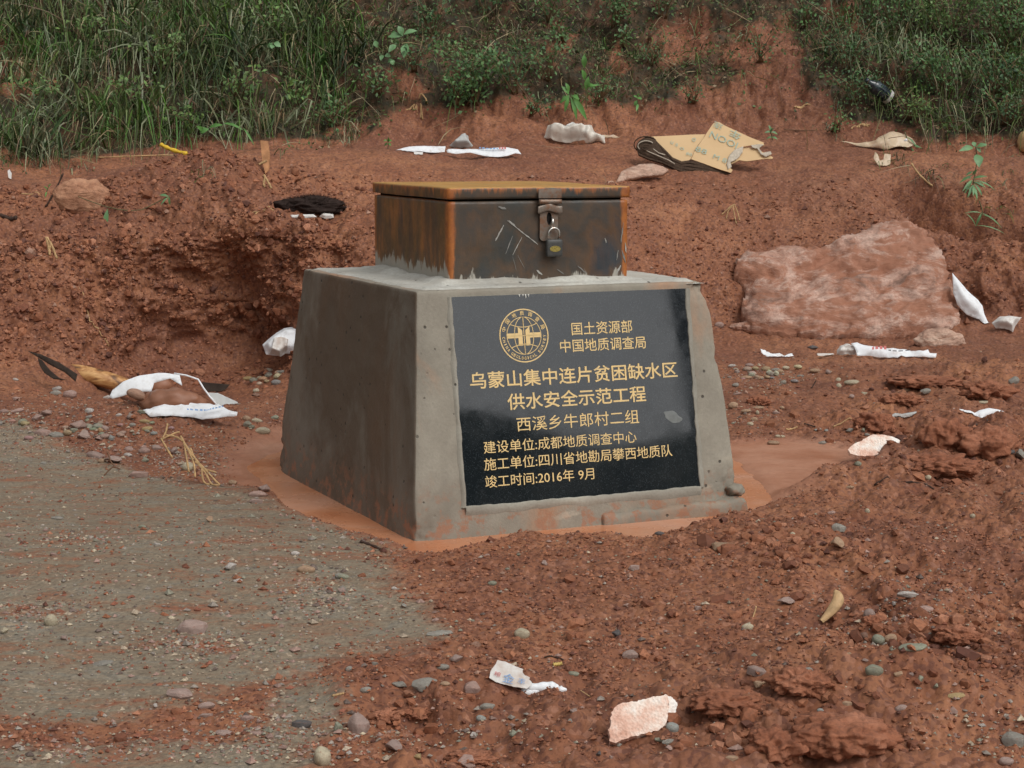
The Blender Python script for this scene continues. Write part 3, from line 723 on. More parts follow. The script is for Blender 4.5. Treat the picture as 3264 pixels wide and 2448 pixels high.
# white cement scratches on the front
M_SCR = flat_mat('cement_scrape', (.36, .35, .32), .9, .2, .25, 80)
M_SCR2 = flat_mat('thin_scratch', (.20, .195, .18), .9, .2, .25, 80)
bf = lambda a, b, o: np.array([a, -o, b])
def scr(x0, y0, x1, y1, w, mat=M_SCR):
    # crop pixels of the photographed front -> metres on the box face
    to = lambda x, y: np.array([(x-655)*.00039, (845-y)*.000368+.008])
    a, b = to(x0, y0), to(x1, y1); d = (b-a); L = np.linalg.norm(d); d /= L; n_ = np.array([-d[1], d[0]])
    k = max(4, int(L/.006)); pts = []
    for s in range(k+1): pts.append(a+d*L*s/k+n_*w*(.3+.9*random.random())*math.sin(math.pi*min(1, max(.08, s/k*.92+.04)))**.5)
    for s in range(k, -1, -1): pts.append(a+d*L*s/k-n_*w*(.3+.9*random.random())*math.sin(math.pi*min(1, max(.08, s/k*.92+.04)))**.5)
    V = [bf(p[0], p[1], .0016) for p in pts]; n2_ = k+1
    mesh_obj('cement_smear', V, [(s, s+1, 2*n2_-2-s, 2*n2_-1-s) for s in range(k)], mat, box)
for a in [(1110,370,1350,560,.0022),(1080,405,1015,525,.0028),(1150,490,1095,630,.0016,M_SCR2),(1225,500,1150,640,.0016),(1190,640,1245,745,.0010,M_SCR2),(1150,650,1180,760,.0010,M_SCR2),
          (1120,368,1170,410,.0030),(1890,520,1900,560,.0022),(2000,620,1985,700,.0022,M_SCR2),(2040,400,2020,560,.0022,M_SCR2),(2055,560,2065,640,.0022),(2030,620,2060,720,.0028,M_SCR2),(1340,760,1385,800,.003),(1670,735,1740,800,.002,M_SCR2),(1505,760,1560,800,.0018,M_SCR2),(1040,260,1100,280,.004,M_SCR2),(2020,740,1985,810,.004)]: scr(*a)
# padlock (hangs from the staple)
pad = empty('padlock'); pad.matrix_world = bw @ Matrix.Translation((HX, 0, .013)); tag(pad, 'small dark padlock with bright shackle and gold badge hanging on the hasp', 'padlock')
M_PAD = flat_mat('dark_cast_iron', (.050, .050, .047), .5, .5, .25, 60)
V, Fq = round_box(8, 5, 8, (.049, .018, .050), .005); V += np.array([-.014, -.032, ZT-.174]); mesh_obj('lock_body', V, Fq, M_PAD, pad, smooth=True)
sx = .0105
tube('shackle', [(sx-.0165, -.023, ZT-.128), (sx-.0165, -.023, ZT-.112)]+[(sx-.0165*math.cos(t), -.023, ZT-.108+.0165*math.sin(t)) for t in np.linspace(.1, math.pi-.1, 12)]+[(sx+.0165, -.023, ZT-.112), (sx+.0165, -.023, ZT-.128)], .0032, M_CHR, pad)
M_BR = NT('brass', .3, .5); M_BR.b.inputs['Metallic'].default_value = .6; M_BR.color(M_BR.ramp(M_BR.noise(300, 3), [(.4, (.35, .26, .06)), (.6, (.62, .5, .16))])); M_BR = M_BR.m
ov = [(.0105+.0165*math.cos(t), ZT-.151+.0085*math.sin(t)) for t in np.linspace(0, 2*math.pi, 25)[:-1]]
V = [(x, -.0335, z) for x, z in ov]+[(x, -.0318, z) for x, z in ov]; n_ = 24
mesh_obj('badge', V, [tuple(range(n_))]+[(k+n_, (k+1) % n_+n_, (k+1) % n_, k) for k in range(n_)], M_BR, pad)
# ================================================================ STONES
def stone_material():
    m = NT('pebble_stone', .62, .4)
    oi = m.n('ShaderNodeObjectInfo')
    c0 = m.coord(); a = m.noise(2.2, 5, .65, c0); f = m.noise(14, 4, .7, c0)
    c = m.mix(m.ramp(a, [(.3, .35), (.6, 0)]), oi.outputs['Color'], (.10, .075, .06))
    c = m.mix(m.ramp(f, [(.35, .25), (.55, 0)]), c, (.07, .06, .055))
    # red mud clinging to hollows and feet
    c = m.mix(m.ramp(m.noise(1.6, 5, .7, m.mapping((1, 1, 2))), [(.55, 0), (.70, .75)]), c, (.20, .075, .04))
    m.color(c); m.bump(f, .35, .02); return m.m
M_STONE = stone_material()
def hull_mesh(name, pts, sub=False):
    bm = bmesh.new()
    for p in pts: bm.verts.new(p)
    bmesh.ops.convex_hull(bm, input=bm.verts)
    for v in [v for v in bm.verts if not v.link_faces]: bm.verts.remove(v)
    bmesh.ops.bevel(bm, geom=bm.edges[:], offset=.05, segments=1, affect='EDGES')
    me = bpy.data.meshes.new(name); bm.to_mesh(me); bm.free(); me.materials.append(M_STONE); return me
STM = {'r': [], 'a': [], 'f': []}
for k in range(6):
    bm = bmesh.new(); bmesh.ops.create_icosphere(bm, subdivisions=3, radius=1)
    co = np.array([v.co for v in bm.verts]); co *= (1+.16*fbm(co+k*5.7, .8, 2))[:, None]
    for v, p in zip(bm.verts, co): v.co = p
    me = bpy.data.meshes.new('pebble_stone'); bm.to_mesh(me); bm.free(); me.materials.append(M_STONE)
    me.polygons.foreach_set('use_smooth', np.ones(len(me.polygons), bool)); STM['r'].append(me)
    r_ = np.random.default_rng(50+k)
    p = r_.normal(size=(15, 3)); p /= np.linalg.norm(p, axis=1)[:, None]; p *= r_.uniform(.8, 1.05, (15, 1)); STM['a'].append(hull_mesh('pebble_stone', p.tolist()))
    p = []
    for s, sc_ in ((-1, .8), (-.1, 1.0), (.55, .86), (1, .45)):
        for t in np.linspace(0, 2*math.pi, 8)[:-1]+r_.uniform(0, .7, 7):
            rr2 = r_.uniform(.72, 1.08)*sc_; p.append((rr2*math.cos(t), rr2*math.sin(t), s*r_.uniform(.75, 1)+.18*math.cos(t+k)))
    STM['f'].append(hull_mesh('pebble_stone', p))
PAL = {'cr': ((.46, .40, .28), 'cream'), 'gr': ((.26, .245, .21), 'grey'), 'pk': ((.36, .24, .20), 'pinkish'), 'mv': ((.33, .235, .20), 'mauve grey'),
       'gn': ((.25, .26, .19), 'greenish grey'), 'wh': ((.46, .42, .38), 'whitish'), 'bf': ((.38, .25, .155), 'buff'), 'dk': ((.085, .08, .08), 'dark grey'),
       'oc': ((.36, .26, .12), 'ochre'), 'bl': ((.28, .29, .265), 'bluish grey'), 'br': ((.20, .11, .075), 'brown')}
CR = {'D': (0, 780, .5184), 'E': (2200, 780, .5183), 'F': (0, 1600, .5112), 'G': (1050, 1600, .5199), 'H': (2100, 1600, .5262)}
ST = """F 358 98 100 22 f gr;F 1310 105 75 45 a bf;F 1440 400 100 60 a wh;F 1840 318 55 30 r wh;F 1910 418 110 55 r bf;F 2120 460 70 40 r gr;F 1483 488 75 25 f wh;F 313 735 85 80 r cr;F 28 800 70 50 a cr;F 395 845 60 45 a mv;F 1190 775 220 105 f mv;F 640 1005 140 36 f gr;F 1120 1190 210 75 f mv;F 1280 1265 130 50 f mv;F 1280 1330 120 30 f mv;F 1540 1345 110 40 f pk;F 1615 1365 50 35 a pk;F 1400 1440 140 40 f mv;F 1600 1440 110 30 f pk;F 485 1485 40 35 a gn;F 75 1462 55 22 r wh;F 1880 1380 160 60 f dk;F 2110 1400 80 80 a gn;F 2010 1580 110 130 r cr;F 2130 545 60 50 a mv;F 345 1130 30 25 a wh;F 330 325 60 25 f pk;F 980 262 60 18 f wh;F 210 1400 40 20 a wh;F 965 1270 40 40 a wh;F 1245 190 60 25 f bf;F 885 150 60 25 f gn
G 80 455 80 34 r gn;G 80 530 55 35 f gr;G 398 528 35 22 r wh;G 455 635 50 35 a gr;G 998 497 55 30 r gn;G 1320 372 55 40 a mv;G 1865 400 90 40 f mv;G 2025 192 60 28 r dk;G 1183 803 95 75 r cr;G 675 805 180 35 f gr;G 1762 800 70 60 a dk;G 1840 930 120 65 f mv;G 780 960 110 65 a mv;G 695 1010 80 40 r gr;G 278 990 60 35 a gr;G 590 1110 190 80 f gr;G 430 1115 110 50 a gr;G 870 1130 120 90 f pk;G 220 1150 70 40 r gr;G 710 1112 60 30 r bf;G 965 1250 110 35 f gr;G 930 1325 65 42 r bl;G 1500 1280 60 60 a mv;G 1478 1340 45 30 a gr;G 1497 1052 70 32 r gn;G 480 1290 90 35 f gn;G 172 1355 160 140 f mv;G 390 1500 140 110 a mv;G 120 1535 45 40 a wh;G 885 1430 65 50 a wh;G 1128 1420 65 60 a gn;G 1125 1368 60 22 f pk;G 615 1410 90 50 a gr;G 2105 1380 85 70 r bl;G 2040 1455 110 28 f gn;G 850 1590 170 100 a pk;G 1780 1490 45 30 a gr;G 1650 1540 40 50 a dk;G 1730 1565 35 35 a pk;G 2080 1510 60 50 a pk;G 650 720 55 25 f pk;G 120 1020 60 40 f gr;G 170 1440 60 30 a wh;G 540 1560 70 60 a oc
H 1090 150 110 50 f gr;H 1085 250 95 105 a bf;H 1048 62 60 25 f pk;H 1265 52 30 30 r cr;H 1902 83 35 30 r cr;H 812 190 30 20 r cr;H 400 265 200 60 a bf;H 770 600 130 60 a mv;H 540 755 70 45 r cr;H 1278 675 75 65 r mv;H 1525 560 220 42 f wh;H 1615 650 110 55 r pk;H 1430 612 40 35 a wh;H 1335 830 85 65 r gn;H 1420 825 105 62 r bf;H 1190 800 60 50 r br;H 1245 808 50 50 r br;H 1545 880 170 46 r gn;H 1310 1015 110 75 r gn;H 1250 960 60 30 a mv;H 1460 1035 90 35 f bf;H 1530 1035 60 40 a mv;H 1590 1073 55 65 a gn;H 1680 1112 40 45 a gn;H 1575 1130 50 25 a bl;H 1810 1172 130 34 f oc;H 1470 1248 75 45 r mv;H 1445 1282 45 25 r mv;H 1310 1325 60 45 a mv;H 600 1020 160 70 f mv;H 620 1100 110 50 a bf;H 905 1025 90 60 f gr;H 865 1078 40 30 a pk;H 980 1262 45 28 r bl;H 205 1268 40 30 a bl;H 1145 1220 90 40 f bf;H 2150 1430 180 95 f gr;H 2110 1568 95 55 r mv;H 1960 1350 60 30 a wh;H 1150 918 50 22 f bf;H 730 890 50 35 a mv;H 440 1550 110 40 f bf;H 240 640 60 40 a mv;H 60 1450 90 30 f gr
D 350 880 75 30 f wh;D 340 910 70 35 r gr;D 425 915 85 55 r pk;D 100 943 65 22 f pk;D 96 827 35 18 r wh;D 20 1020 60 30 f pk;D 105 1017 100 30 f pk;D 135 1085 70 50 f gn;D 230 1060 90 50 a pk;D 285 1030 100 50 a pk;D 255 1150 120 45 f pk;D 345 1165 100 40 f gr;D 480 1100 120 75 a pk;D 520 1165 110 65 a mv;D 450 1140 70 35 f gn;D 620 1118 50 28 r gn;D 545 1015 70 30 f wh;D 610 1190 80 40 a pk;D 550 1055 60 25 f gr;D 890 1085 75 25 r oc;D 900 1130 70 32 r oc;D 945 1157 45 25 r bl;D 815 1105 40 25 r gr;D 790 1252 60 35 f pk;D 885 1265 70 42 r pk;D 960 1245 70 36 f mv;D 1070 1265 55 55 a mv;D 785 1290 50 28 r wh;D 580 1290 140 46 f mv;D 690 1320 140 58 a mv;D 625 1328 50 32 r bf;D 890 1322 55 25 f gn;D 845 1410 160 48 f pk;D 1155 1360 75 66 r cr;D 265 1342 50 22 f gr;D 1430 1460 55 35 r bf;D 1625 1490 90 58 a mv;D 1580 1530 140 46 f pk;D 1570 1575 110 36 f mv;D 1515 1065 50 38 r bf;D 1580 1080 65 30 r cr;D 1545 1118 45 25 r gn;D 1690 1058 60 32 f gn;D 1612 1142 95 46 r cr;D 1520 820 60 28 r oc;D 1600 815 45 22 r cr;D 1735 780 80 22 r gr;D 1570 925 70 38 a br;D 660 935 70 26 f wh;D 730 1045 50 22 f wh;D 870 1025 90 24 f gn
E 365 738 50 25 r mv;E 258 742 45 20 r wh;E 590 755 45 25 r cr;E 525 768 55 22 r gr;E 380 798 45 28 r gn;E 345 815 70 25 r bf;E 435 818 40 25 r bf;E 770 772 65 25 r bf;E 850 780 35 30 r mv;E 912 830 34 30 r cr;E 915 865 34 30 r cr;E 995 845 95 35 r cr;E 680 805 55 18 f gr;E 1075 915 60 34 a cr;E 995 930 35 28 r mv;E 280 860 40 24 r gr;E 395 1072 45 28 r bf;E 370 1100 40 26 r cr;E 345 1020 60 25 r bf;E 415 1030 22 28 r cr;E 420 1000 80 20 f bf;E 265 985 60 42 r bf;E 290 915 70 18 f pk;E 565 1000 30 22 r bf;E 530 1030 55 20 f pk;E 555 1177 60 22 r cr;E 515 1217 80 28 r bf;E 775 1137 32 22 a bl;E 840 1142 40 24 a bl;E 985 1140 65 34 a gr;E 1065 1138 35 40 a gn;E 1127 1137 35 28 r gn;E 1090 1167 36 20 r gr;E 815 1215 60 26 f gr;E 1820 920 70 25 r cr;E 1800 968 70 22 r cr;E 1815 850 65 34 a bf;E 1330 890 60 18 f bf;E 1450 895 70 30 f gr;E 1995 830 90 55 f gr;E 980 1490 65 22 f bf;E 1465 1430 40 34 r cr;E 1035 1345 45 34 r gn;E 1540 600 70 25 f pk;E 2035 1290 70 95 a gr;E 1975 1272 80 40 a dk;E 180 490 60 36 r pk;E 760 632 85 34 a dk"""
stones_info = []
si = 0
for line in ST.split('\n'):
    for e in line.split(';'):
        cr, x, y, w, h, k, c = e.split(); ox, oy, s = CR[cr]
        u, v, w, h = ox+s*float(x), oy+s*float(y), s*float(w), s*float(h)
        stones_info.append((u, v, w, h, k, c))
LM = [('the white sack full of earth', 560, 1300), ('the white foam block', 2170, 2290), ('the printed white sack scrap', 1650, 2150), ('the oval pink-white chip', 2790, 1420),
      ('the big pinkish boulder', 2750, 880), ('the pedestal', 1250, 1500), ('the pedestal foot', 2000, 1750), ('the curled tan husk', 2640, 1930), ('the straw stalks', 680, 1480), ('the flat white rag strip', 2830, 1130),
      ('the half-buried white scrap', 3150, 1320), ('the big mauve slab on the track', 610, 1995), ('the overhanging earth clod', 2560, 2180), ('the arched earth clod', 2700, 2360), ('the clay crust', 2960, 1220)]
SHN = {'r': 'rounded', 'a': 'angular', 'f': 'flat'}
def surface_of(u, v):
    if v > 2100 and 800 < u < 1250: return 'in the bottom soil'
    if poly_sd(np.array([[u, v]]), TRACK_PX)[0] > 0: return 'on the grey track'
    return 'in the red soil'
drafts = {}
objs_st = []
for k, (u, v, w, h, ty, c) in enumerate(stones_info):
    p, n, mpp = hit(u, v+h*.45)
    o = bpy.data.objects.new('pebble' if w < 45 else 'stone', STM[ty][k % 6]); COL.objects.link(o)
    sx, sz = w*mpp/2, h*mpp/2*1.05; sy = max(sz, sx*(.62 if ty != 'f' else .5))
    if ty == 'f': sz *= .95
    o.scale = (sx*1.04, sy, sz)
    rot = random.uniform(-9, 9)
    o.rotation_euler = (math.radians(random.uniform(-6, 6)), math.radians(rot), math.radians(random.uniform(-16, 16)) if ty != 'r' else 0)
    o.location = p + Vector((0, sy*.55, sz*.60))
    col, cn = PAL[c]; j = random.uniform(.88, 1.12)
    o.color = (*(min(1, x*j) for x in col), 1)
    lm = min(LM, key=lambda L: (L[1]-u)**2+(1.6*(L[2]-v))**2)
    dx, dy = u-lm[1], v-lm[2]
    side = ('left of' if dx < 0 else 'right of') if abs(dx) > abs(dy)*1.4 else ('below' if dy > 0 else 'above')
    size = 'large' if w > 75 else 'small' if w < 32 else ''
    base = ' '.join(t for t in (size, SHN[ty], cn, 'stone' if w > 45 else 'pebble', surface_of(u, v), side, lm[0]) if t)
    drafts.setdefault(base, []).append((u, v, o)); objs_st.append(o)
ORD = ['leftmost', 'second from left', 'third from left', 'fourth from left', 'fifth from left', 'sixth from left']
NW = ['', '', 'two', 'three', 'four', 'five', 'six', 'seven']
for b, L in drafts.items():
    L.sort(key=lambda t: t[0])
    for i, (u, v, o) in enumerate(L):
        lab = b if len(L) == 1 else f"{b}, {ORD[i] if i < len(L)-1 else 'rightmost'} of {NW[len(L)]}"
        wd = lab.split()
        if len(wd) > 16: lab = lab.replace('the overhanging earth clod', 'the overhanging clod').replace('the half-buried white scrap', 'the white scrap').replace('the big mauve slab on the track', 'the big mauve slab').replace('in the bottom soil ', '').replace('the printed white sack scrap', 'the printed sack scrap').replace(' full of earth', '').replace(' in the red soil', '').replace(' on the grey track', '')
        tag(o, lab, 'stone', 'stones and pebbles lying on the ground')

rp = np.random.default_rng(77)
for (cu_, cv_, su, sv, n_p, lab, cols_) in [(330, 1370, 250, 45, 26, 'small pebble among many in the stony strip along the upper edge of the track', ('pk', 'mv', 'gr', 'gn', 'bf')),
      (2430, 1190, 95, 28, 20, 'small rounded pebble in the pebble patch just right of the pedestal', ('cr', 'bf', 'gr', 'mv')),
      (870, 1200, 50, 35, 12, 'small cream pebble at the bank foot just left of the pedestal', ('cr', 'gr', 'bf'))]:
    for k in range(n_p):
        u, v = cu_+rp.normal(0, .5)*su, cv_+rp.normal(0, .5)*sv; w = rp.uniform(16, 34); h = w*rp.uniform(.45, .7)
        p, n, mpp = hit(u, v); ty = 'r' if rp.random() < .6 else 'f'
        o = bpy.data.objects.new('pebble', STM[ty][k % 6]); COL.objects.link(o); o.scale = (w*mpp/2, w*mpp*.4, h*mpp/2); o.location = p+Vector((0, 0, h*mpp*.3))
        o.rotation_euler = (0, rp.normal()*.15, 0); c_ = PAL[cols_[k % len(cols_)]][0]; o.color = (*[x*rp.uniform(.85, 1.1) for x in c_], 1)
        tag(o, lab, 'stone', 'stones and pebbles lying on the ground')

# gravel: the uncountable small grit and pebbles
def scatter_mesh(name, pts, size, cols, mat, flat=.6, seed=1, sink=.25, cube=False):
    """octahedral chips"""
    r = np.random.default_rng(seed); n = len(pts)
    o6 = np.array([(1, 0, 0), (-1, 0, 0), (0, 1, 0), (0, -1, 0), (0, 0, 1), (0, 0, -1)], float)
    f8 = np.array([(0, 2, 4), (2, 1, 4), (1, 3, 4), (3, 0, 4), (2, 0, 5), (1, 2, 5), (3, 1, 5), (0, 3, 5)])
    nv = 6
    if cube:
        o6 = np.array([(x, y, z) for x in (-.6, .6) for y in (-.6, .6) for z in (-.6, .6)]+[(-1, 0, 0), (1, 0, 0), (0, -1, 0), (0, 1, 0), (0, 0, -1), (0, 0, 1)]); nv = 14
        f8 = []
        for c_, ring in ((8, (0, 1, 3, 2)), (9, (4, 6, 7, 5)), (10, (0, 4, 5, 1)), (11, (2, 3, 7, 6)), (12, (0, 2, 6, 4)), (13, (1, 5, 7, 3))): f8 += [(c_, ring[j], ring[(j+1) % 4]) for j in range(4)]
        f8 = np.array(f8)
    V = o6[None]*r.uniform(.72, 1.15, (n, nv, 1))+r.normal(0, .12, (n, nv, 3))
    a = r.uniform(0, 6.28, n); ca, sa = np.cos(a)[:, None], np.sin(a)[:, None]
    x = V[..., 0]*ca-V[..., 1]*sa*.8; y = V[..., 0]*sa+V[..., 1]*ca*.8; z = V[..., 2]*flat
    V = np.stack([x, y, z], -1)*size[:, None, None]+pts[:, None, :]+np.array([0, 0, 1])*(size*flat*(.5-sink))[:, None, None]
    Fc = (f8[None]+nv*np.arange(n)[:, None, None]).reshape(-1, 3)
    o = mesh_obj(name, V.reshape(-1, 3), Fc, mat, smooth=False)
    set_col(o, 'col', np.repeat(cols, nv, 0)); return o
M_COLV = NT('grit', .75, .3); ca_ = M_COLV.attr('col')
M_COLV.color(M_COLV.mix(M_COLV.ramp(M_COLV.noise(160, 3), [(.35, .4), (.6, 0)]), ca_, (.06, .03, .02))); M_COLV = M_COLV.m
Pf = P; u2, v2 = project(Pf)
def pick(n, weight, seed):
    r = np.random.default_rng(seed); w = np.clip(weight, 0, None); w = w/w.sum()
    i = r.choice(len(Pf), n, p=w); q = Pf[i].copy()
    q[:, 0] += r.normal(0, .003, n); q[:, 1] += r.normal(0, .004, n); return q, i, r
infr = (u2 > -150) & (u2 < 3410) & (v2 < 2560) & (tr_ > .3)
wm = sstep(-.05, .0, sd_w)
# soil crumbs
wgt = infr*(front > .2)*(1-wm)*(1-.93*tmask)*(.25+.9*np.clip(n2+.4, 0, 1))
q, i, r = pick(36000, wgt, 11)
pal = np.array([(.25, .095, .048), (.31, .125, .064), (.18, .066, .036), (.37, .165, .095), (.115, .045, .03), (.36, .21, .15)])
cidx = r.choice(6, len(q), p=[.32, .25, .2, .1, .1, .03])
sz = np.clip(r.lognormal(math.log(.0030), .5, len(q)), .0015, .014)
tag(scatter_mesh('soil_crumbs', q, sz, pal[cidx]*r.uniform(.8, 1.2, (len(q), 1)), M_COLV, .7, 1), 'crumbs of red earth scattered over the ground', kind='stuff')
wgt = infr*(bank > .3)*(.4+leftbank)*(.2+np.clip(n2+.4, 0, 1))
q, i, r = pick(16000, wgt, 12)
cidx = r.choice(6, len(q), p=[.30, .25, .2, .12, .1, .03])
sz = np.clip(r.lognormal(math.log(.0062), .5, len(q)), .003, .024)
tag(scatter_mesh('bank_crumbs', q, sz, pal[cidx]*r.uniform(.8, 1.2, (len(q), 1)), M_COLV, .8, 2), 'crumbs of red earth clinging to the cut bank', kind='stuff')
cl = sum(np.exp(-((u2-u)/su)**2-((v2-v)/sv)**2) for u, v, su, sv in [(2560,2210,150,60),(2330,2280,170,50),(2700,2400,220,70),(2480,2400,150,60),(3000,1500,180,50),(2790,1370,100,40),(3080,1420,180,60),(2960,1230,200,50),(3060,2040,200,90),(1330,2290,120,50),(2800,2000,90,50),(2450,1290,90,40),(2450,1740,200,50)])
q, i, r = pick(1500, infr*(front > .2)*(1-wm)*(1-tmask)*(cl+.015), 14)
cidx = r.choice(6, len(q), p=[.34, .25, .25, .1, .05, .01]); sz = np.clip(r.lognormal(math.log(.010), .45, len(q)), .006, .030)
tag(scatter_mesh('soil_chunks', q, sz, pal[cidx]*r.uniform(.8, 1.15, (len(q), 1)), M_COLV, .7, 4, .3, True), 'broken angular chunks of red earth around the clods', kind='stuff')
q, i, r = pick(1500, infr*leftbank*(.1+sstep(.0, .5, n2)), 15)
cidx = r.choice(6, len(q), p=[.34, .25, .2, .14, .05, .02]); sz = np.clip(r.lognormal(math.log(.0115), .45, len(q)), .006, .030)
tag(scatter_mesh('bank_chunks', q, sz, pal[cidx]*r.uniform(.8, 1.2, (len(q), 1)), M_COLV, .85, 5, .3, True), 'larger lumps of red earth stuck in the cut bank', kind='stuff')
# pale grit on the track, drifts and stony strips
def blob(u, v, su, sv): return np.exp(-((u2-u)/su)**2-((v2-v)/sv)**2)
strips = blob(250, 1370, 330, 75)+blob(620, 1470, 150, 45)+1.3*blob(2430, 1200, 130, 35)+.9*blob(2400, 1310, 70, 45)+.6*blob(800, 1200, 60, 60)+.7*blob(900, 2350, 250, 90)+.5*blob(620, 2060, 200, 40)+.5*blob(100, 1950, 150, 30)+.4*blob(2950, 1950, 200, 100)+.5*blob(3100, 2330, 160, 90)+.5*blob(1450, 2350, 250, 70)+.5*blob(250, 2400, 250, 50)+.5*blob(1000, 1900, 100, 60)+.35*blob(250, 1720, 100, 30)
wgt = infr*(front > .2)*(1-wm)*(strips+.05*tmask+.03)
q, i, r = pick(17000, wgt, 13)
pal2 = np.array([(.42, .34, .25), (.30, .26, .22), (.34, .22, .18), (.26, .25, .19), (.16, .12, .10), (.27, .10, .06), (.5, .42, .3)])
cidx = r.choice(7, len(q), p=[.17, .18, .18, .10, .12, .20, .05])
sz = np.clip(r.lognormal(math.log(.0034), .50, len(q)), .0015, .015)
tag(scatter_mesh('gravel', q, sz, pal2[cidx]*r.uniform(.75, 1.15, (len(q), 1)), M_COLV, .6, 3), 'small pale and pinkish grit strewn on the track and soil', kind='stuff')

# earth clods big enough to see one by one
M_CLOD = NT('red_clod', .85, .3)
gq = M_CLOD.n('ShaderNodeNewGeometry').outputs['Position']
cc = M_CLOD.ramp(M_CLOD.noise(9, 6, .7, gq), [(.3, (.20, .072, .038)), (.5, (.30, .115, .060)), (.7, (.39, .17, .10))])
cc = M_CLOD.mix(M_CLOD.ramp(M_CLOD.noise(80, 4, .7, gq), [(.35, .5), (.55, 0)]), cc, (.075, .028, .018)); M_CLOD.color(cc)
M_CLOD.bump(M_CLOD.noise(70, 5, .75, gq), .7, .008); M_CLOD = M_CLOD.m
def clod(u, v, w, h, label, seed, rough=.45, depth=.8, arch=0.0, name='earth_clod', mat=None, sub=5, lift=.55, fr=1.5):
    p, n, mpp = hit(u, v+h*.5)
    bm = bmesh.new(); bmesh.ops.create_icosphere(bm, subdivisions=sub, radius=1)
    co = np.array([x.co for x in bm.verts]); sq = np.array([1, depth, h/w]); cs = co*sq/max(sq[2], .3); nz = fbm(cs+seed*3.7, fr, 5, 0, .48); nr_ = 1-np.abs(fbm(cs+seed*1.3, 2.1, 4))*2
    co = co*(1+rough*nz*.8+.05*nr_*(rough > .2))[:, None]
    if 'boulder' in name: co = co*(1+.045*(1-2*np.abs(fbm(np.stack([co[:, 0]*2+co[:, 2]*1.2, co[:, 1]*2, co[:, 2]*5-co[:, 0]*2.4], -1), 1.4, 4, seed)))+.02*fbm(co, 14, 3))[:, None]
    if arch: co[:, 2] -= arch*np.clip(1-(co[:, 0]/.6)**2, 0, 1)*(co[:, 2] < 0)*-1.0
    s = np.array([w/2*mpp, w/2*mpp*depth, h/2*mpp])
    for x, c in zip(bm.verts, co*s): x.co = c
    me = bpy.data.meshes.new(name); bm.to_mesh(me); bm.free(); me.materials.append(mat or M_CLOD)
    me.polygons.foreach_set('use_smooth', np.ones(len(me.polygons), bool))
    o = bpy.data.objects.new(name, me); COL.objects.link(o); o.location = p+Vector((0, s[1]*.6, s[2]*lift))
    tag(o, label, 'rock' if 'rock' in name or 'boulder' in name else 'clod'); return o
clod(2560, 2170, 210, 85, 'overhanging red earth clod with a dark hollow beneath, near the bottom right', 1, .5)
clod(2330, 2240, 250, 70, 'long low clod of red earth just right of the white foam block', 2, .4)
clod(2700, 2340, 330, 130, 'large arched lump of smooth red earth at the bottom right', 3, .35)
clod(2480, 2370, 200, 110, 'knobbly red earth clod left of the arched lump', 4, .5)
clod(3000, 1480, 260, 70, 'dark red earth clod right below the oval pink-white chip', 5, .4)
clod(2790, 1340, 120, 70, 'crumbly earth clod between the two white scraps at right', 6, .5)
clod(3020, 1370, 150, 110, 'earth clod with a round dark hole under the white scrap', 7, .4)
clod(3160, 1400, 180, 110, 'crumbly earth mound at the right edge beside the holed clod', 8, .5)
clod(2960, 1215, 230, 36, 'layered brown clay crust behind the white scraps at right', 9, .3)
clod(2880, 1270, 120, 40, 'small red clod below the layered clay crust', 10, .5)
clod(3150, 1240, 150, 60, 'lumpy red clod near the right edge behind the white scrap', 11, .6)
clod(2780, 1975, 60, 40, 'dark clod beside the rounded mauve stone at lower right', 12, .5)
clod(3060, 2020, 150, 60, 'low brown clod beyond the greenish stones at lower right', 13, .5)
clod(1330, 2270, 110, 40, 'small clod in the bottom soil left of the printed scrap', 14, .5)
clod(1230, 2280, 90, 40, 'small dark clod beside the big mauve slab at bottom left', 15, .5)
clod(1500, 2420, 150, 40, 'low clod at the bottom edge of the picture', 16, .5)
clod(2420, 1275, 70, 30, 'small clod among the pebbles right of the pedestal', 17, .5)
clod(2290, 1600, 46, 22, 'crumb of soil against the right side of the pedestal', 18, .5)

# ================================================================ BOULDERS AND SLABS
def rock_mat(name, c1, c2, soil_amt):
    m = NT(name, .72, .35); g = m.n('ShaderNodeNewGeometry').outputs['Position']
    mpn = m.n('ShaderNodeMapping'); mpn.inputs['Rotation'].default_value = (0, .55, 0); mpn.inputs['Scale'].default_value = (1, 1, 2.6); m.l(g, mpn.inputs['Vector']); mp = mpn.outputs[0]
    c = m.ramp(m.noise(5, 7, .7, mp, .6), [(.36, tuple(x*.55 for x in c1)), (.47, c1), (.60, c2)])
    c = m.mix(m.ramp(m.noise(60, 4, .7, g), [(.35, .3), (.55, 0)]), c, (.09, .05, .04))
    c = m.mix(m.ramp(m.noise(3.6, 7, .75, mp, .8), [(soil_amt-.05, 0), (soil_amt+.05, .88)]), c, (.30, .125, .070))
    m.color(c); m.bump(m.noise(16, 6, .7, mp, .5), .7, .02); return m.m
M_ROCK = rock_mat('pink_rock', (.43, .255, .19), (.55, .38, .305), .48)
M_ROCK2 = rock_mat('pale_pink_rock', (.48, .30, .22), (.60, .43, .33), .60)
def rock(u, v, w, h, label, seed, mat, name='boulder', depth=.55, rough=.22, lift=.35, rz=0):
    o = clod(u, v, w, h, label, seed, rough, depth, 0, name, mat, 5 if w > 150 else 4, lift, .9); o.rotation_euler = (0, 0, rz); return o
def slabrock(*a, lean=-22, **k):
    o = rock(*a, **k); o.rotation_euler = (math.radians(lean), math.radians(k.get('rz', 0)), 0); return o
rock(2445, 862, 210, 90, 'pale pink rock lump at the left end of the boulder', 34, M_ROCK2, 'rock', .4)
rock(2500, 955, 240, 90, 'pale pink rock lump under the left end of the boulder', 35, M_ROCK2, 'rock', .4)
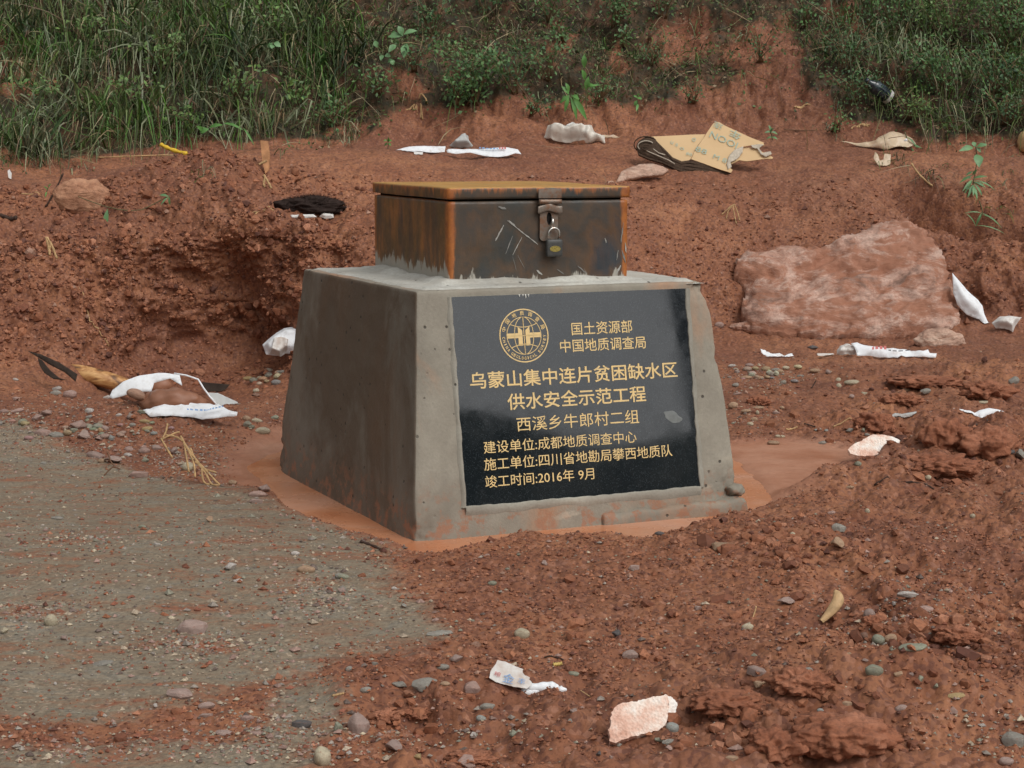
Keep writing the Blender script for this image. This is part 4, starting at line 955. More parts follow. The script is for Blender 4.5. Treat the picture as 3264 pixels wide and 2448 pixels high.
rock(2430, 1030, 190, 50, 'low pinkish rock at the foot of the boulder, left side', 36, M_ROCK, 'rock', .4)
rock(3000, 1062, 160, 74, 'pinkish angular rock at the right foot of the big boulder', 37, M_ROCK2, 'rock', .4)
rock(2620, 1052, 150, 40, 'flat rock lying at the middle foot of the boulder', 38, M_ROCK, 'rock', .4)
rock(2700, 985, 170, 70, 'pinkish knob on the lower middle of the boulder', 40, M_ROCK2, 'rock', .4)
M_BSLAB = rock_mat('brown_rock', (.36, .17, .095), (.46, .24, .14), .8)
rock(265, 605, 165, 120, 'smooth brown saddle-shaped rock under the grass at left', 41, M_BSLAB, 'rock', .5, .3, .6, .3)
def pxplane(u, v, tilt, yaw=0.0, lift=0.0):
    p, n, mpp = hit(u, v); t = math.radians(tilt); y = math.radians(yaw)
    nn_ = Vector((math.sin(t)*math.sin(y), -math.sin(t)*math.cos(y), math.cos(t)))
    return np.array(p)+np.array([0, 0, lift]), np.array(nn_), mpp
def onplane(u, v, pl):
    p, n, mpp = pl; d = ray(u, v); t = ((p-CAM)@n)/(d@n); return CAM+d*t
def sheet(name, outline, base, tilt, mat, parent=None, yaw=0, relief=.006, thick=.0015, step=None, rag=0.0, seed=1, freq=10, fold=0, clampz=True, lift=.004, puff=0.0, fwd=0.0):
    pl = pxplane(*base, tilt, yaw, lift); pl = (pl[0]+(CAM-pl[0])/np.linalg.norm(CAM-pl[0])*fwd, pl[1], pl[2]); p0, n, mpp = pl
    W = np.array([onplane(u, v, pl) for u, v in outline])
    ax = np.array([1, 0, 0.]) - n*n[0]; ax /= np.linalg.norm(ax); ay = np.cross(n, ax)
    q = np.stack([(W-p0)@ax, (W-p0)@ay], -1)
    ext = (q.max(0)-q.min(0)); step = step or max(ext)/26
    B_ = []
    for k in range(len(q)):
        a, b = q[k], q[(k+1) % len(q)]; m_ = max(1, int(np.linalg.norm(b-a)/step))
        for s in range(m_): B_.append(a+(b-a)*s/m_)
    B_ = np.array(B_)
    if rag:
        z = np.concatenate([B_, np.zeros((len(B_), 1))], 1); B_ = B_+np.stack([perlin(z/step*.9+seed), perlin(z/step*.9+seed+9)], -1)*rag
    gx_ = np.arange(q[:, 0].min(), q[:, 0].max(), step); gy_ = np.arange(q[:, 1].min(), q[:, 1].max(), step*.9)
    g = np.array([(x+(j % 2)*step/2, y) for j, y in enumerate(gy_) for x in gx_])
    I_ = g[poly_sd(g, B_) > step*.45] if len(g) else np.zeros((0, 2))
    pts = [Vector(p) for p in B_]+[Vector(p) for p in I_]; nb = len(B_)
    v2_, e2_, f2_, *_ = delaunay_2d_cdt(pts, [(k, (k+1) % nb) for k in range(nb)], [], 1, 1e-7)
    q2 = np.array([p[:] for p in v2_]); q3 = np.concatenate([q2, np.full((len(q2), 1), seed*1.7)], 1)
    hgt = relief*fbm(q3, freq, 3)+relief*fold*(1-2*np.abs(perlin(q3*freq*.6+4)))
    if puff: hgt += puff*sstep(0, max(step*4, .01), poly_sd(q2, B_))
    V = p0+q2[:, :1]*ax+q2[:, 1:]*ay+hgt[:, None]*n
    if clampz:
        for k in range(len(V)):
            d = drop(V[k][0], V[k][1]); V[k][2] = max(V[k][2], d.z+.004+.003*abs(math.sin(k*1.7)))
    Fs = [tuple(f) for f in f2_]; nV = len(V)
    from collections import Counter
    cn = Counter((f[i], f[(i+1) % len(f)]) for f in Fs for i in range(len(f)))
    F2 = Fs+[tuple(nV+i for i in f[::-1]) for f in Fs]+[(b, a, a+nV, b+nV) for (a, b) in cn if (b, a) not in cn]
    o = mesh_obj(name, np.concatenate([V, V-n*thick]), F2, mat, parent, smooth=relief > .003)
    o['_'] = 0; del o['_']; return o, pl
def cvt(off, s, pts): return [(off[0]+s*x, off[1]+s*y) for x, y in pts]

bo = sheet('boulder', [(2350,835),(2385,802),(2440,800),(2500,788),(2560,800),(2640,790),(2720,756),(2780,722),(2840,698),(2900,704),(2955,752),(2995,820),(3025,890),(3048,960),(3058,1030),(3005,1082),(2900,1070),(2780,1084),(2600,1074),(2500,1070),(2400,1050),(2362,985),(2382,920),(2338,880)], (2700, 1092), 40, M_ROCK, relief=.030, thick=.16, step=.014, rag=.016, seed=6, freq=4.5, fold=.9, puff=.035, lift=.0, fwd=-.05)[0]
co = np.array([v.co for v in bo.data.vertices]); co += (np.array([0, -.7, .7])*(.024*(1-2*np.abs(fbm(np.stack([co[:, 0]*3+co[:, 2]*2, co[:, 1]*3, co[:, 2]*8-co[:, 0]*4], -1), 1.6, 4, 3)))+.008*fbm(co, 30, 3))[:, None])
bo.data.vertices.foreach_set('co', co.ravel()); bo.data.update()
tag(bo, 'broad pinkish boulder slab half buried in the red slope right of the pedestal', 'boulder')
def woven(name, c, dirt, trans=.0):
    m = NT(name, .6, .35); g = m.n('ShaderNodeNewGeometry').outputs['Position']
    a = m.ramp(m.noise(9, 5, .65, g), [(dirt, 0), (dirt+.2, .8)])
    cc = m.mix(a, c, (.36, .22, .14)); cc = m.mix(m.ramp(m.noise(60, 3, .6, g), [(.3, .25), (.5, 0)]), cc, (.4, .37, .33))
    m.color(cc); m.bump(m.noise(45, 4, .7, g), .4, .004); m.b.inputs['Transmission Weight'].default_value = trans
    return m.m
M_WH = woven('white_woven_plastic', (.74, .76, .78), .62); M_WD = woven('muddy_white_plastic', (.62, .60, .57), .52); M_GRW = woven('grey_white_plastic', (.42, .43, .42), .6)
M_BAG = woven('clouded_film', (.74, .70, .62), .55, .0); M_TAN = woven('tan_film', (.60, .47, .32), .5)
for mm, al in ((M_BAG, .78), (M_TAN, .85)): mm.node_tree.nodes['Principled BSDF'].inputs['Alpha'].default_value = al; mm.node_tree.nodes['Principled BSDF'].inputs['Roughness'].default_value = .3

M_WETCLAY = flat_mat('wet_brown_clay', (.235, .105, .060), .5, .4, .25, 12)
# ---- white sack with earth, left
sk_ = (60, 1080); ks = .3345
sack = empty('torn_sack'); tag(sack, 'torn white woven sack spilling red earth, in the ditch left of the pedestal', 'sack')
sheet('sack_side', cvt(sk_, ks, [(860,550),(890,490),(1000,410),(1150,350),(1330,322),(1420,325),(1530,340),(1555,445),(1440,375),(1290,420),(1265,505),(1060,515),(1020,540),(890,568)]), (400, 1290), 66, M_WH, sack, relief=.010, seed=2, freq=9, fold=.6, clampz=False, lift=.0)
sheet('sack_mouth', cvt(sk_, ks, [(1180,680),(1330,650),(1550,600),(1700,625),(1860,632),(1905,618),(2000,690),(2085,705),(2080,740),(1900,765),(1750,768),(1600,738),(1400,738),(1250,748)]), (560, 1332), 50, M_WH, sack, relief=.010, seed=3, freq=12, fold=.7, rag=.003, puff=.012)
sheet('sack_flap', cvt(sk_, ks, [(1800,512),(1900,518),(2085,600),(2085,672),(1900,640),(1850,600)]), (700, 1300), 60, M_GRW, sack, relief=.008, seed=4)
plS = pxplane(640, 1300, 75)
V, Fs = tube_v([onplane(u, v, plS) for u, v in cvt(sk_, ks, [(1480,330),(1600,350),(1710,387),(1760,470),(1820,550),(1890,632)])], .0045, 6)
mesh_obj('sack_hem', V, Fs, M_WH, sack, smooth=True)
M_INK = flat_mat('blue_ink', (.20, .33, .55), .7, .3, .2, 90); M_REDINK = flat_mat('red_ink', (.50, .16, .15), .7, .3, .2, 90)
def dashes(name, path, hgt, mat, parent, pl, n, out=.004):
    path = np.array(path, float); V, Fs = [], []
    L = np.linspace(0, len(path)-1, n*3+1)
    for k in range(n):
        a = crom(path, np.array([L[3*k]]))[0]; b = crom(path, np.array([min(L[3*k+2], len(path)-1)]))[0]
        for (u, v) in ((a[0], a[1]-hgt*random.uniform(.6, 1)), (b[0], b[1]-hgt*random.uniform(.6, 1)), (b[0], b[1]), (a[0], a[1])): V.append(onplane(u, v, pl)+pl[1]*out)
        Fs.append((4*k+3, 4*k+2, 4*k+1, 4*k))
    return mesh_obj(name, V, Fs, mat, parent)
dashes('printed_marks', cvt(sk_, ks, [(1610,705),(1770,715),(1850,700),(1960,675)]), 6, M_INK, sack, pxplane(560, 1332, 50, 0, .02), 12, .02)
clod(545, 1268, 215, 96, 'mound of red earth lying inside the torn white sack', 51, .22, .45, name='earth_heap', lift=.55, mat=M_WETCLAY, sub=4, fr=1.1)
clod(508, 1240, 80, 66, 'angular red earth lump on top of the heap in the sack', 52, .2, .7, name='earth_heap', lift=1.25, sub=3, fr=.9, mat=M_WETCLAY)
p, n, mpp = hit(428, 1285)
o = bpy.data.objects.new('stone', STM['r'][1]); COL.objects.link(o); o.location = p+Vector((.012, -.02, .035)); o.scale = (.036, .03, .018); o.rotation_euler = (0, .35, 0); o.color = (.36, .21, .14, 1)
tag(o, 'rounded buff stone resting in the left mouth of the white sack', 'stone', 'stones and pebbles lying on the ground')
# ---- dry tan husk (curled sheath) behind it
M_HUSK = NT('dry_husk', .45, .4)
gq = M_HUSK.coord(); hc = M_HUSK.ramp(M_HUSK.noise(9, 4, .6, M_HUSK.mapping((1, 1, 2.5)), .9), [(.36, (.12, .06, .028)), (.47, (.36, .17, .06)), (.60, (.60, .36, .15))])
M_HUSK.color(hc); M_HUSK.bump(M_HUSK.noise(30, 3), .2, .004); M_HUSK = M_HUSK.m
M_HUSKD = flat_mat('dark_husk_inside', (.035, .024, .018), .8, .2, .3, 30)
def halfpipe(name, path, rad, a0, a1, mat, mat_in, parent=None, seg=14, thick=.003):
    path = np.array(path); n = len(path); tg = np.gradient(path, axis=0); tg /= np.linalg.norm(tg, axis=1)[:, None]
    V = []
    for ly in (0, 1):
        for k in range(n):
            up = np.array([0, -.35, .94]); a = np.cross(tg[k], up); a /= np.linalg.norm(a); b = np.cross(a, tg[k])
            for s in range(seg):
                w = math.radians(a0+(a1-a0)*s/(seg-1)); r = max(rad[k]-ly*thick, .001)
                V.append(path[k]+(a*math.cos(w)+b*math.sin(w))*r)
    F1 = [(k*seg+s, k*seg+s+1, (k+1)*seg+s+1, (k+1)*seg+s) for k in range(n-1) for s in range(seg-1)]
    m_ = n*seg; F2 = [tuple(m_+i for i in f[::-1]) for f in F1]
    rim = [(k*seg, (k+1)*seg, m_+(k+1)*seg, m_+k*seg) for k in range(n-1)]+[(k*seg+seg-1, m_+k*seg+seg-1, m_+(k+1)*seg+seg-1, (k+1)*seg+seg-1) for k in range(n-1)]
    o = mesh_obj(name, V, F1+F2+rim, mat, parent, smooth=True); o.data.materials.append(mat_in)
    for i, f in enumerate(o.data.polygons):
        if len(F1) <= i: f.material_index = 1
    return o
plH = pxplane(330, 1262, 80)
def smooth_path(pts, n): return crom(np.array(pts, float), np.linspace(0, len(pts)-1, n))
pth = smooth_path([onplane(*c, plH) for c in [(196,1176),(235,1192),(275,1208),(320,1222),(375,1238),(430,1256)]], 24)
pth[:, 1] += .12
h_ = halfpipe('dry_sheath', pth, crom(np.array([.012,.028,.038,.040,.036,.032]), np.linspace(0, 5, 24)), -40, 215, M_HUSK, M_HUSKD)
tag(h_, 'curled tan husk, dark at its open left end, behind the torn white sack', 'husk')
sheet('dark_rim', [(86,1117),(130,1129),(190,1156),(246,1192),(240,1216),(205,1186),(160,1163),(118,1137)], (200, 1200), 70, M_HUSKD, h_, relief=.004, seed=41, clampz=False, fwd=.25, thick=.004)
sheet('dark_rim', [(120,1140),(134,1148),(160,1180),(190,1205),(215,1212),(170,1208),(140,1188),(126,1165)], (200, 1200), 70, M_HUSKD, h_, relief=.004, seed=42, clampz=False, fwd=.25, thick=.004)
h2 = sheet('dark_scrap', cvt(sk_, ks, [(1740,410),(2010,435),(1960,500),(1800,505),(1765,480)]), (700, 1250), 70, M_HUSKD, relief=.004, seed=9)[0]
tag(h2, 'dark flat scrap poking out right of the torn white sack', 'scrap')
# ---- sack scrap behind the pedestal
s_ = empty('sack_scrap'); tag(s_, 'crumpled muddy white sack piece just left of the pedestal, against the bank', 'sack')
sheet('crumpled_piece', [(836,1098),(850,1085),(880,1062),(905,1047),(945,1042),(975,1060),(970,1110),(935,1130),(905,1128),(885,1136),(848,1130)], (890, 1136), 66, M_WH, s_, relief=.012, freq=9, fold=.6, seed=5, puff=.04, clampz=False, lift=.02, fwd=.22)
sheet('muddy_fold', [(870,1082),(900,1075),(930,1085),(925,1115),(895,1138),(860,1128)], (890, 1138), 66, M_WD, s_, relief=.010, freq=14, fold=1, seed=6, puff=.05, clampz=False, lift=.045, fwd=.22)
# ---- terrace rags
kk = .3345; of = (1240, 380)
r1 = empty('white_rag'); tag(r1, 'long flat white sack strip with a grey tuft on the terrace behind the metal box', 'rag')
o1, pr = sheet('left_strip', cvt(of, kk, [(65,290),(150,268),(280,256),(420,255),(540,258),(530,315),(440,318),(330,312),(190,312),(110,302)]), (1330, 487), 45, M_WH, r1, relief=.006, seed=7, fold=.5, freq=8, rag=.002)
sheet('right_strip', cvt(of, kk, [(548,300),(565,285),(700,292),(900,285),(1040,272),(1130,268),(1230,290),(1262,335),(1200,325),(1130,350),(1010,367),(900,352),(770,325),(640,330),(558,320)]), (1560, 502), 42, M_WH, r1, relief=.006, seed=8, fold=.5, freq=8, rag=.002)
sheet('grey_tuft', cvt(of, kk, [(575,262),(620,215),(680,160),(730,148),(755,165),(760,200),(800,250),(790,262),(750,270),(640,278)]), (1470, 474), 60, M_GRW, r1, relief=.012, seed=9, puff=.05, freq=9)
sheet('tucked_end', cvt(of, kk, [(235,312),(325,312),(320,335),(280,342),(240,335)]), (1335, 494), 50, M_WD, r1, relief=.004, seed=10)
prr = pxplane(1560, 502, 42, 0, .01)
dashes('printed_marks', cvt(of, kk, [(1050,300),(1085,300),(1120,300)]), 9, M_REDINK, r1, prr, 3, .012)
dashes('printed_marks', cvt(of, kk, [(860,292),(960,300),(1045,302)]), 5, M_INK, r1, prr, 6, .012)
bg = empty('plastic_bag'); tag(bg, 'crumpled clouded plastic bag lying on the terrace left of the cardboard', 'bag')
sheet('film', cvt(of, kk, [(1475,190),(1510,90),(1560,62),(1640,65),(1740,48),(1830,65),(1870,80),(1930,85),(1960,130),(2050,180),(2060,255),(1990,262),(1900,270),(1860,240),(1780,215),(1690,225),(1560,220),(1515,200)]), (1840, 462), 58, M_BAG, bg, relief=.022, freq=15, fold=1.6, seed=11, puff=.06, step=.010)
sheet('trailing_film', cvt(of, kk, [(2000,150),(2100,155),(2140,145),(2210,178),(2120,190),(2030,180)]), (1940, 440), 50, M_TAN, bg, relief=.008, seed=12)
sheet('crest_fold', cvt(of, kk, [(1640,110),(1740,55),(1820,75),(1850,150),(1760,190),(1680,170)]), (1830, 448), 55, M_WD, bg, relief=.02, freq=16, fold=1, seed=13, puff=.05)
# ---- cardboard
M_CARD = NT('cardboard', .8, .2); gq = M_CARD.n('ShaderNodeNewGeometry').outputs['Position']
M_CARD.color(M_CARD.mix(M_CARD.ramp(M_CARD.noise(6, 5, .6, gq), [(.4, 0), (.75, .5)]), (.60, .42, .235), (.52, .345, .18))); M_CARD = M_CARD.m
M_CARDD = flat_mat('cardboard_edge', (.065, .042, .028), .9, .2, .5, 120); M_TEAL = flat_mat('teal_ink', (.34, .42, .34), .8, .2, .2, 60); M_TORN = flat_mat('torn_liner', (.46, .40, .32), .9, .2, .2, 60)
kc = .2351; oc_ = (1980, 360)
card = empty('folded_cardboard'); tag(card, 'folded flattened tan cardboard box with teal print and torn corner on the terrace', 'cardboard')
bc = (2200, 545)
def csheet(name, pts, mat, dy, seed, **kw):
    kw.setdefault('relief', .003); kw.setdefault('freq', 4)
    o, pl = sheet(name, cvt(oc_, kc, pts), kw.pop('base', bc), kw.pop('tilt', 55), mat, card, thick=kw.pop('thick', .005), seed=seed, clampz=False, lift=dy, **kw); return pl
plC = csheet('lower_panel', [(410,322),(560,315),(900,295),(1140,288),(1110,350),(1010,480),(945,625),(920,640),(820,658),(700,610),(590,500),(490,400)], M_CARD, .02, 1)
plF = csheet('upper_flap', [(1290,122),(1330,125),(1400,170),(1620,270),(1750,330),(1930,400),(1940,440),(1840,425),(1750,440),(1650,455),(1560,490),(1470,580),(1430,660),(1445,720),(1510,770),(1490,812),(1330,760),(1140,690),(950,628),(1000,510),(1110,350),(1200,210),(1250,140)], M_CARD, .035, 2, tilt=56)
csheet('corner_panel', [(1670,465),(1800,470),(1900,520),(2060,600),(2050,620),(1950,622),(1700,655),(1600,640),(1500,690),(1460,650),(1560,520)], M_CARD, .024, 3, tilt=52)
csheet('torn_liner', [(1660,450),(1640,540),(1560,630),(1480,670),(1500,720),(1450,760),(1430,700),(1440,640),(1470,570),(1550,490)], M_TORN, .045, 4, relief=.006, freq=20, rag=.004)
csheet('torn_liner', [(1760,430),(1860,425),(1930,430),(1870,480),(1920,540),(2030,520),(2040,560),(1960,592),(1900,560),(1850,480),(1780,465)], M_TORN, .045, 5, relief=.006, freq=20, rag=.004)
for k, (x0_, y0_) in enumerate([(0, 0), (0, 0), (0, 0), (0, 0)]):
    t = k/3
    top = [(430,330),(500,410),(600,510),(700,615),(820,665),(930,650),(1140,700),(1330,770),(1490,815)]
    bot = [(210,440),(240,540),(380,600),(560,650),(760,745),(920,795),(1100,790),(1300,800),(1480,818)]
    L = [(a[0]*(1-t)+b[0]*t, a[1]*(1-t)+b[1]*t) for a, b in zip(top, bot)]
    band = [(x, y-9) for x, y in L]+[(x, y+26) for x, y in L[::-1]]
    csheet('cardboard_layer', band, M_CARDD, .018-.004*k, 10+k, tilt=70, thick=.02)
csheet('layer_side', [(430,330),(500,410),(600,510),(700,615),(820,665),(930,650),(1140,700),(1330,770),(1490,815),(1300,800),(1100,790),(920,795),(760,745),(560,650),(380,600),(240,540),(205,450),(240,380),(330,325)], M_CARDD, -.004, 20, tilt=72, relief=.006, thick=.02)
for k, (r_, a_) in enumerate([(.052, .9), (.036, .8), (.020, .7)]):
    c_ = onplane(*cvt(oc_, kc, [(330, 430+k*18)])[0], plC)
    pp = [c_+np.array([math.cos(t)*r_*1.3, -.03-.01*k, math.sin(t)*r_*a_]) for t in np.linspace(.6, 5.0, 16)]
    V, Fs = tube_v(pp, .0035, 6); mesh_obj('layer_edge', V, Fs, M_TORN if k == 1 else M_CARDD, card, smooth=True)
for band in ([(290,490),(400,540),(520,590),(640,640),(720,690)], [(330,420),(420,480),(500,540),(590,570)]):
    V, Fs = tube_v([onplane(*c, plC)+np.array([0, -.03, 0]) for c in cvt(oc_, kc, band)], .003, 6); mesh_obj('layer_edge', V, Fs, M_TORN, card, smooth=True)
def print_on(text, cx, cy, w, h, ang, pl, mat, parent, off=oc_, k=kc, out=.006, bold=.0):
    V, Fs = text_mesh(text, bold, 2); mn, mx = V[:, :2].min(0), V[:, :2].max(0); q = ((V[:, :2]-mn)/(mx-mn)-.5)*np.array([w, h]); a = math.radians(ang)
    W = [onplane(off[0]+k*(cx+p[0]*math.cos(a)+p[1]*math.sin(a)), off[1]+k*(cy+p[0]*math.sin(a)-p[1]*math.cos(a)), pl)+pl[1]*out for p in q]
    return mesh_obj('printed_marks', W, Fs, mat, parent)
print_on('NOOI', 1390, 372, 400, 88, 24, plF, M_TEAL, card); print_on('年', 1545, 300, 160, 110, 204, plF, M_TEAL, card); print_on('连', 1310, 180, 130, 80, 204, plF, M_TEAL, card)
print_on('88', 1085, 515, 160, 70, 20, plF, M_TEAL, card); print_on('M 8', 1340, 625, 190, 60, 22, plF, M_TEAL, card)
print_on('o', 985, 370, 50, 55, 15, plC, M_TEAL, card); print_on('u a', 720, 425, 110, 40, 25, plC, M_TEAL, card); print_on('o', 825, 490, 60, 36, 15, plC, M_TEAL, card); print_on('80', 920, 565, 80, 40, 15, plC, M_TEAL, card)
fs = sheet('flat_stone', cvt(oc_, kc, [(-180,1130),(0,800),(60,760),(240,700),(420,680),(570,720),(640,760),(560,820),(300,850),(180,880),(60,890),(-60,930),(-180,1000)]), (2020, 580), 42, M_ROCK2, relief=.008, thick=.02, seed=3, puff=.012)[0]
tag(fs, 'pale flat stone slab half sunk in soil in front of the cardboard', 'stone')
# ---- tan film rags, right
t1 = empty('tan_rag'); tag(t1, 'tan and white plastic rag at the foot of the bushes on the right', 'rag')
kb = .3737; ob = (2640, 160)
sheet('film', cvt(ob, kb, [(95,790),(180,785),(300,795),(400,780),(440,735),(520,710),(640,715),(720,740),(750,800),(680,835),(590,830),(500,860),(420,845),(300,830),(200,800)]), (2850, 478), 55, M_TAN, t1, relief=.02, freq=10, fold=1, seed=14, puff=.03)
sheet('white_fold', cvt(ob, kb, [(455,800),(500,765),(540,790),(600,790),(660,760),(690,790),(680,835),(600,835),(520,835)]), (2850, 474), 60, M_WH, t1, relief=.012, seed=15, puff=.06)
t2 = sheet('tan_scrap', cvt(ob, kb, [(400,865),(425,890),(440,940),(470,930),(480,880),(535,890),(530,970),(480,995),(430,990),(385,920)]), (2810, 530), 60, M_TAN, relief=.006, seed=16)[0]
tag(t2, 'small heart-shaped tan film scrap lying below the tan rag', 'scrap')
M_WOOD = flat_mat('weathered_wood', (.42, .28, .14), .8, .2, .3, 30)
wbk = lump('wood_chunk', (0, 0, 0), (1, 1, 1), M_WOOD, None, 4, 3, .2); p, n, mpp = hit(3262, 480); wbk.location = p+Vector((.06, 0, .05)); wbk.scale = (.10, .07, .075); tag(wbk, 'tan chunk of wood at the right edge under the bushes', 'wood')
# ---- rags by the boulder
w1 = empty('white_rag'); tag(w1, 'white sack strip hanging down the right side of the big boulder', 'rag')
ce = lambda pts: cvt((2200, 780), .5183, pts)
sheet('strip', ce([(1610,175),(1650,225),(1700,285),(1770,340),(1800,375),(1810,430),(1840,500),(1810,505),(1780,460),(1700,430),(1640,370),(1615,300)]), (3110, 1030), 72, M_WH, w1, relief=.015, seed=17, freq=7, fold=.8, puff=.03)
w2 = sheet('white_rag', ce([(1855,480),(1900,445),(1960,438),(2040,445),(2000,500),(1980,545),(1930,520),(1880,515)]), (3200, 1055), 65, M_WD, relief=.015, seed=18, freq=12, fold=.8, puff=.04)[0]
tag(w2, 'small crumpled white rag at the right edge beside the boulder', 'rag')
ke = .3996; oe = (2380, 1060)
w3 = empty('white_rag'); tag(w3, 'twisted white printed rag strip lying flat below the big boulder', 'rag')
o_, p3 = sheet('strip', cvt(oe, ke, [(880,190),(860,120),(830,95),(880,78),(930,100),(1000,118),(1110,130),(1250,130),(1340,150),(1400,165),(1440,152),(1455,175),(1512,180),(1505,212),(1400,205),(1300,205),(1200,212),(1100,200),(1000,190)]), (2840, 1144), 55, M_WH, w3, relief=.014, freq=12, fold=1, seed=19, rag=.002, puff=.02)
sheet('knot', cvt(oe, ke, [(715,150),(740,118),(800,105),(850,110),(880,150),(860,185),(800,180),(760,192),(715,185)]), (2700, 1136), 60, M_WD, w3, relief=.022, freq=16, fold=1, seed=20, puff=.03)
sheet('loose_end', cvt(oe, ke, [(560,165),(690,168),(700,185),(620,192),(565,185)]), (2630, 1136), 50, M_WD, w3, relief=.004, seed=21)
dashes('printed_marks', cvt(oe, ke, [(990,165),(1050,160),(1110,165)]), 12, M_REDINK, w3, pxplane(2840, 1144, 55, 0, .02), 4, .035)
dashes('printed_marks', cvt(oe, ke, [(1120,172),(1200,180),(1300,170)]), 4, flat_mat('black_ink', (.04, .04, .045)), w3, pxplane(2840, 1144, 55, 0, .02), 4, .035)
w4 = sheet('white_flake', cvt(oe, ke, [(110,130),(150,140),(200,170),(260,165),(300,180),(360,165),(375,185),(300,205),(230,195),(160,190),(120,160)]), (2480, 1140), 45, M_WH, relief=.006, freq=20, rag=.004, seed=22)[0]
tag(w4, 'thin white crumbling flakes on the soil left of the flat rag strip', 'scrap')
w5 = sheet('white_scrap', cvt(oe, ke, [(1120,675),(1180,655),(1355,630),(1352,660),(1250,685),(1130,690)]), (2880, 1334), 50, M_GRW, relief=.004, seed=23, puff=.02)[0]
tag(w5, 'grey-white plastic strip end, left one of the half-buried scraps', 'scrap')
w6 = sheet('white_scrap', cvt(oe, ke, [(1650,600),(1720,612),(1820,640),(1860,615),(1930,600),(2020,615),(2145,660),(2130,685),(2060,680),(1960,640),(1900,670),(1880,695),(1820,665),(1650,640)]), (3120, 1332), 55, M_WH, relief=.008, seed=24, puff=.02)[0]
tag(w6, 'white sack scrap half buried behind the holed earth clod at right', 'scrap')
# ---- foam pieces
M_FOAM = NT('stained_foam', .8, .3); gq = M_FOAM.n('ShaderNodeNewGeometry').outputs['Position']
fc_ = M_FOAM.ramp(M_FOAM.noise(11, 6, .7, gq), [(.30, (.52, .27, .19)), (.42, (.70, .46, .36)), (.52, (.79, .67, .58)), (.62, (.83, .81, .77))])
M_FOAM.color(fc_); M_FOAM.bump(M_FOAM.voro(180, gq), .5, .004); M_FOAM = M_FOAM.m
kf = .3074; of2 = (1520, 2060)
fb = empty('foam_block'); tag(fb, 'broken white foam slab stained pink with mud in the right foreground', 'foam')
sheet('slab', cvt(of2, kf, [(1440,605),(1700,550),(1950,500),(1985,520),(1990,600),(1985,700),(1965,790),(1945,890),(1900,870),(1780,890),(1620,935),(1500,975),(1425,1000),(1385,990),(1370,870),(1390,800),(1395,690),(1420,640)]), (2030, 2366), 52, M_FOAM, fb, relief=.002, thick=.022, seed=25, rag=.004, clampz=False, lift=.012, freq=20)
sheet('bent_side', cvt(of2, kf, [(1955,500),(2010,520),(2060,565),(2080,600),(2055,700),(2000,760),(1965,790),(1985,690),(1990,590)]), (2140, 2310), 60, M_FOAM, fb, yaw=35, relief=.002, thick=.02, seed=26, rag=.003, clampz=False, lift=.01)
fo = sheet('foam_chip', cvt(oe, ke, [(810,935),(830,905),(900,870),(960,835),(1010,812),(1100,815),(1180,830),(1228,858),(1200,895),(1140,950),(1080,965),(980,992),(880,980),(830,965)]), (2790, 1452), 40, M_FOAM, relief=.003, thick=.014, seed=27, rag=.003, clampz=False, lift=.012)[0]
tag(fo, 'oval pink-white foam chip lying on smooth mud right of the pedestal', 'foam')
# ---- printed sack scrap, foreground
ps = empty('sack_scrap'); tag(ps, 'torn white sack scrap with blue and red print and twisted tail, foreground', 'sack')
o_, pp_ = sheet('printed_piece', cvt(of2, kf, [(215,140),(300,160),(400,205),(480,235),(475,270),(500,300),(550,320),(545,345),(575,380),(560,405),(520,440),(400,420),(280,395),(190,365),(130,325),(145,250),(190,190)]), (1600, 2188), 48, M_WD, ps, relief=.0012, seed=28, clampz=False, lift=.008, thick=.002, rag=.001)
print_on('金', 330, 340, 115, 95, 15, pp_, M_INK, ps, of2, kf, .003); print_on('丰', 465, 370, 75, 65, 15, pp_, M_INK, ps, of2, kf, .003); print_on('粮', 215, 295, 70, 50, 15, pp_, M_REDINK, ps, of2, kf, .003)
plT = pxplane(1680, 2205, 60)
tailp = smooth_path([onplane(*c, plT) for c in cvt(of2, kf, [(180,365),(300,400),(430,430),(560,440),(680,425),(760,420),(810,450),(840,500),(880,530),(930,555)])], 36)
tailp[:, 2] = np.maximum(tailp[:, 2], [drop(p[0], p[1]).z+.006 for p in tailp])
V, Fs = tube_v(tailp, crom(np.array([.002,.004,.006,.0085,.0095,.010,.0085,.006,.007,.002]), np.linspace(0, 9, 36))*(1+.10*np.sin(np.arange(36)*1.3)), 8)
mesh_obj('twisted_tail', V, Fs, M_WH, ps, smooth=True)
tp2 = smooth_path([onplane(*c, plT) for c in cvt(of2, kf, [(440,488),(520,480),(600,468),(680,440)])], 10)
V, Fs = tube_v(tp2, np.array([.004,.007,.008,.008,.008,.007,.007,.006,.005,.004]), 8); mesh_obj('twisted_tail', V, Fs, M_WH, ps, smooth=True)
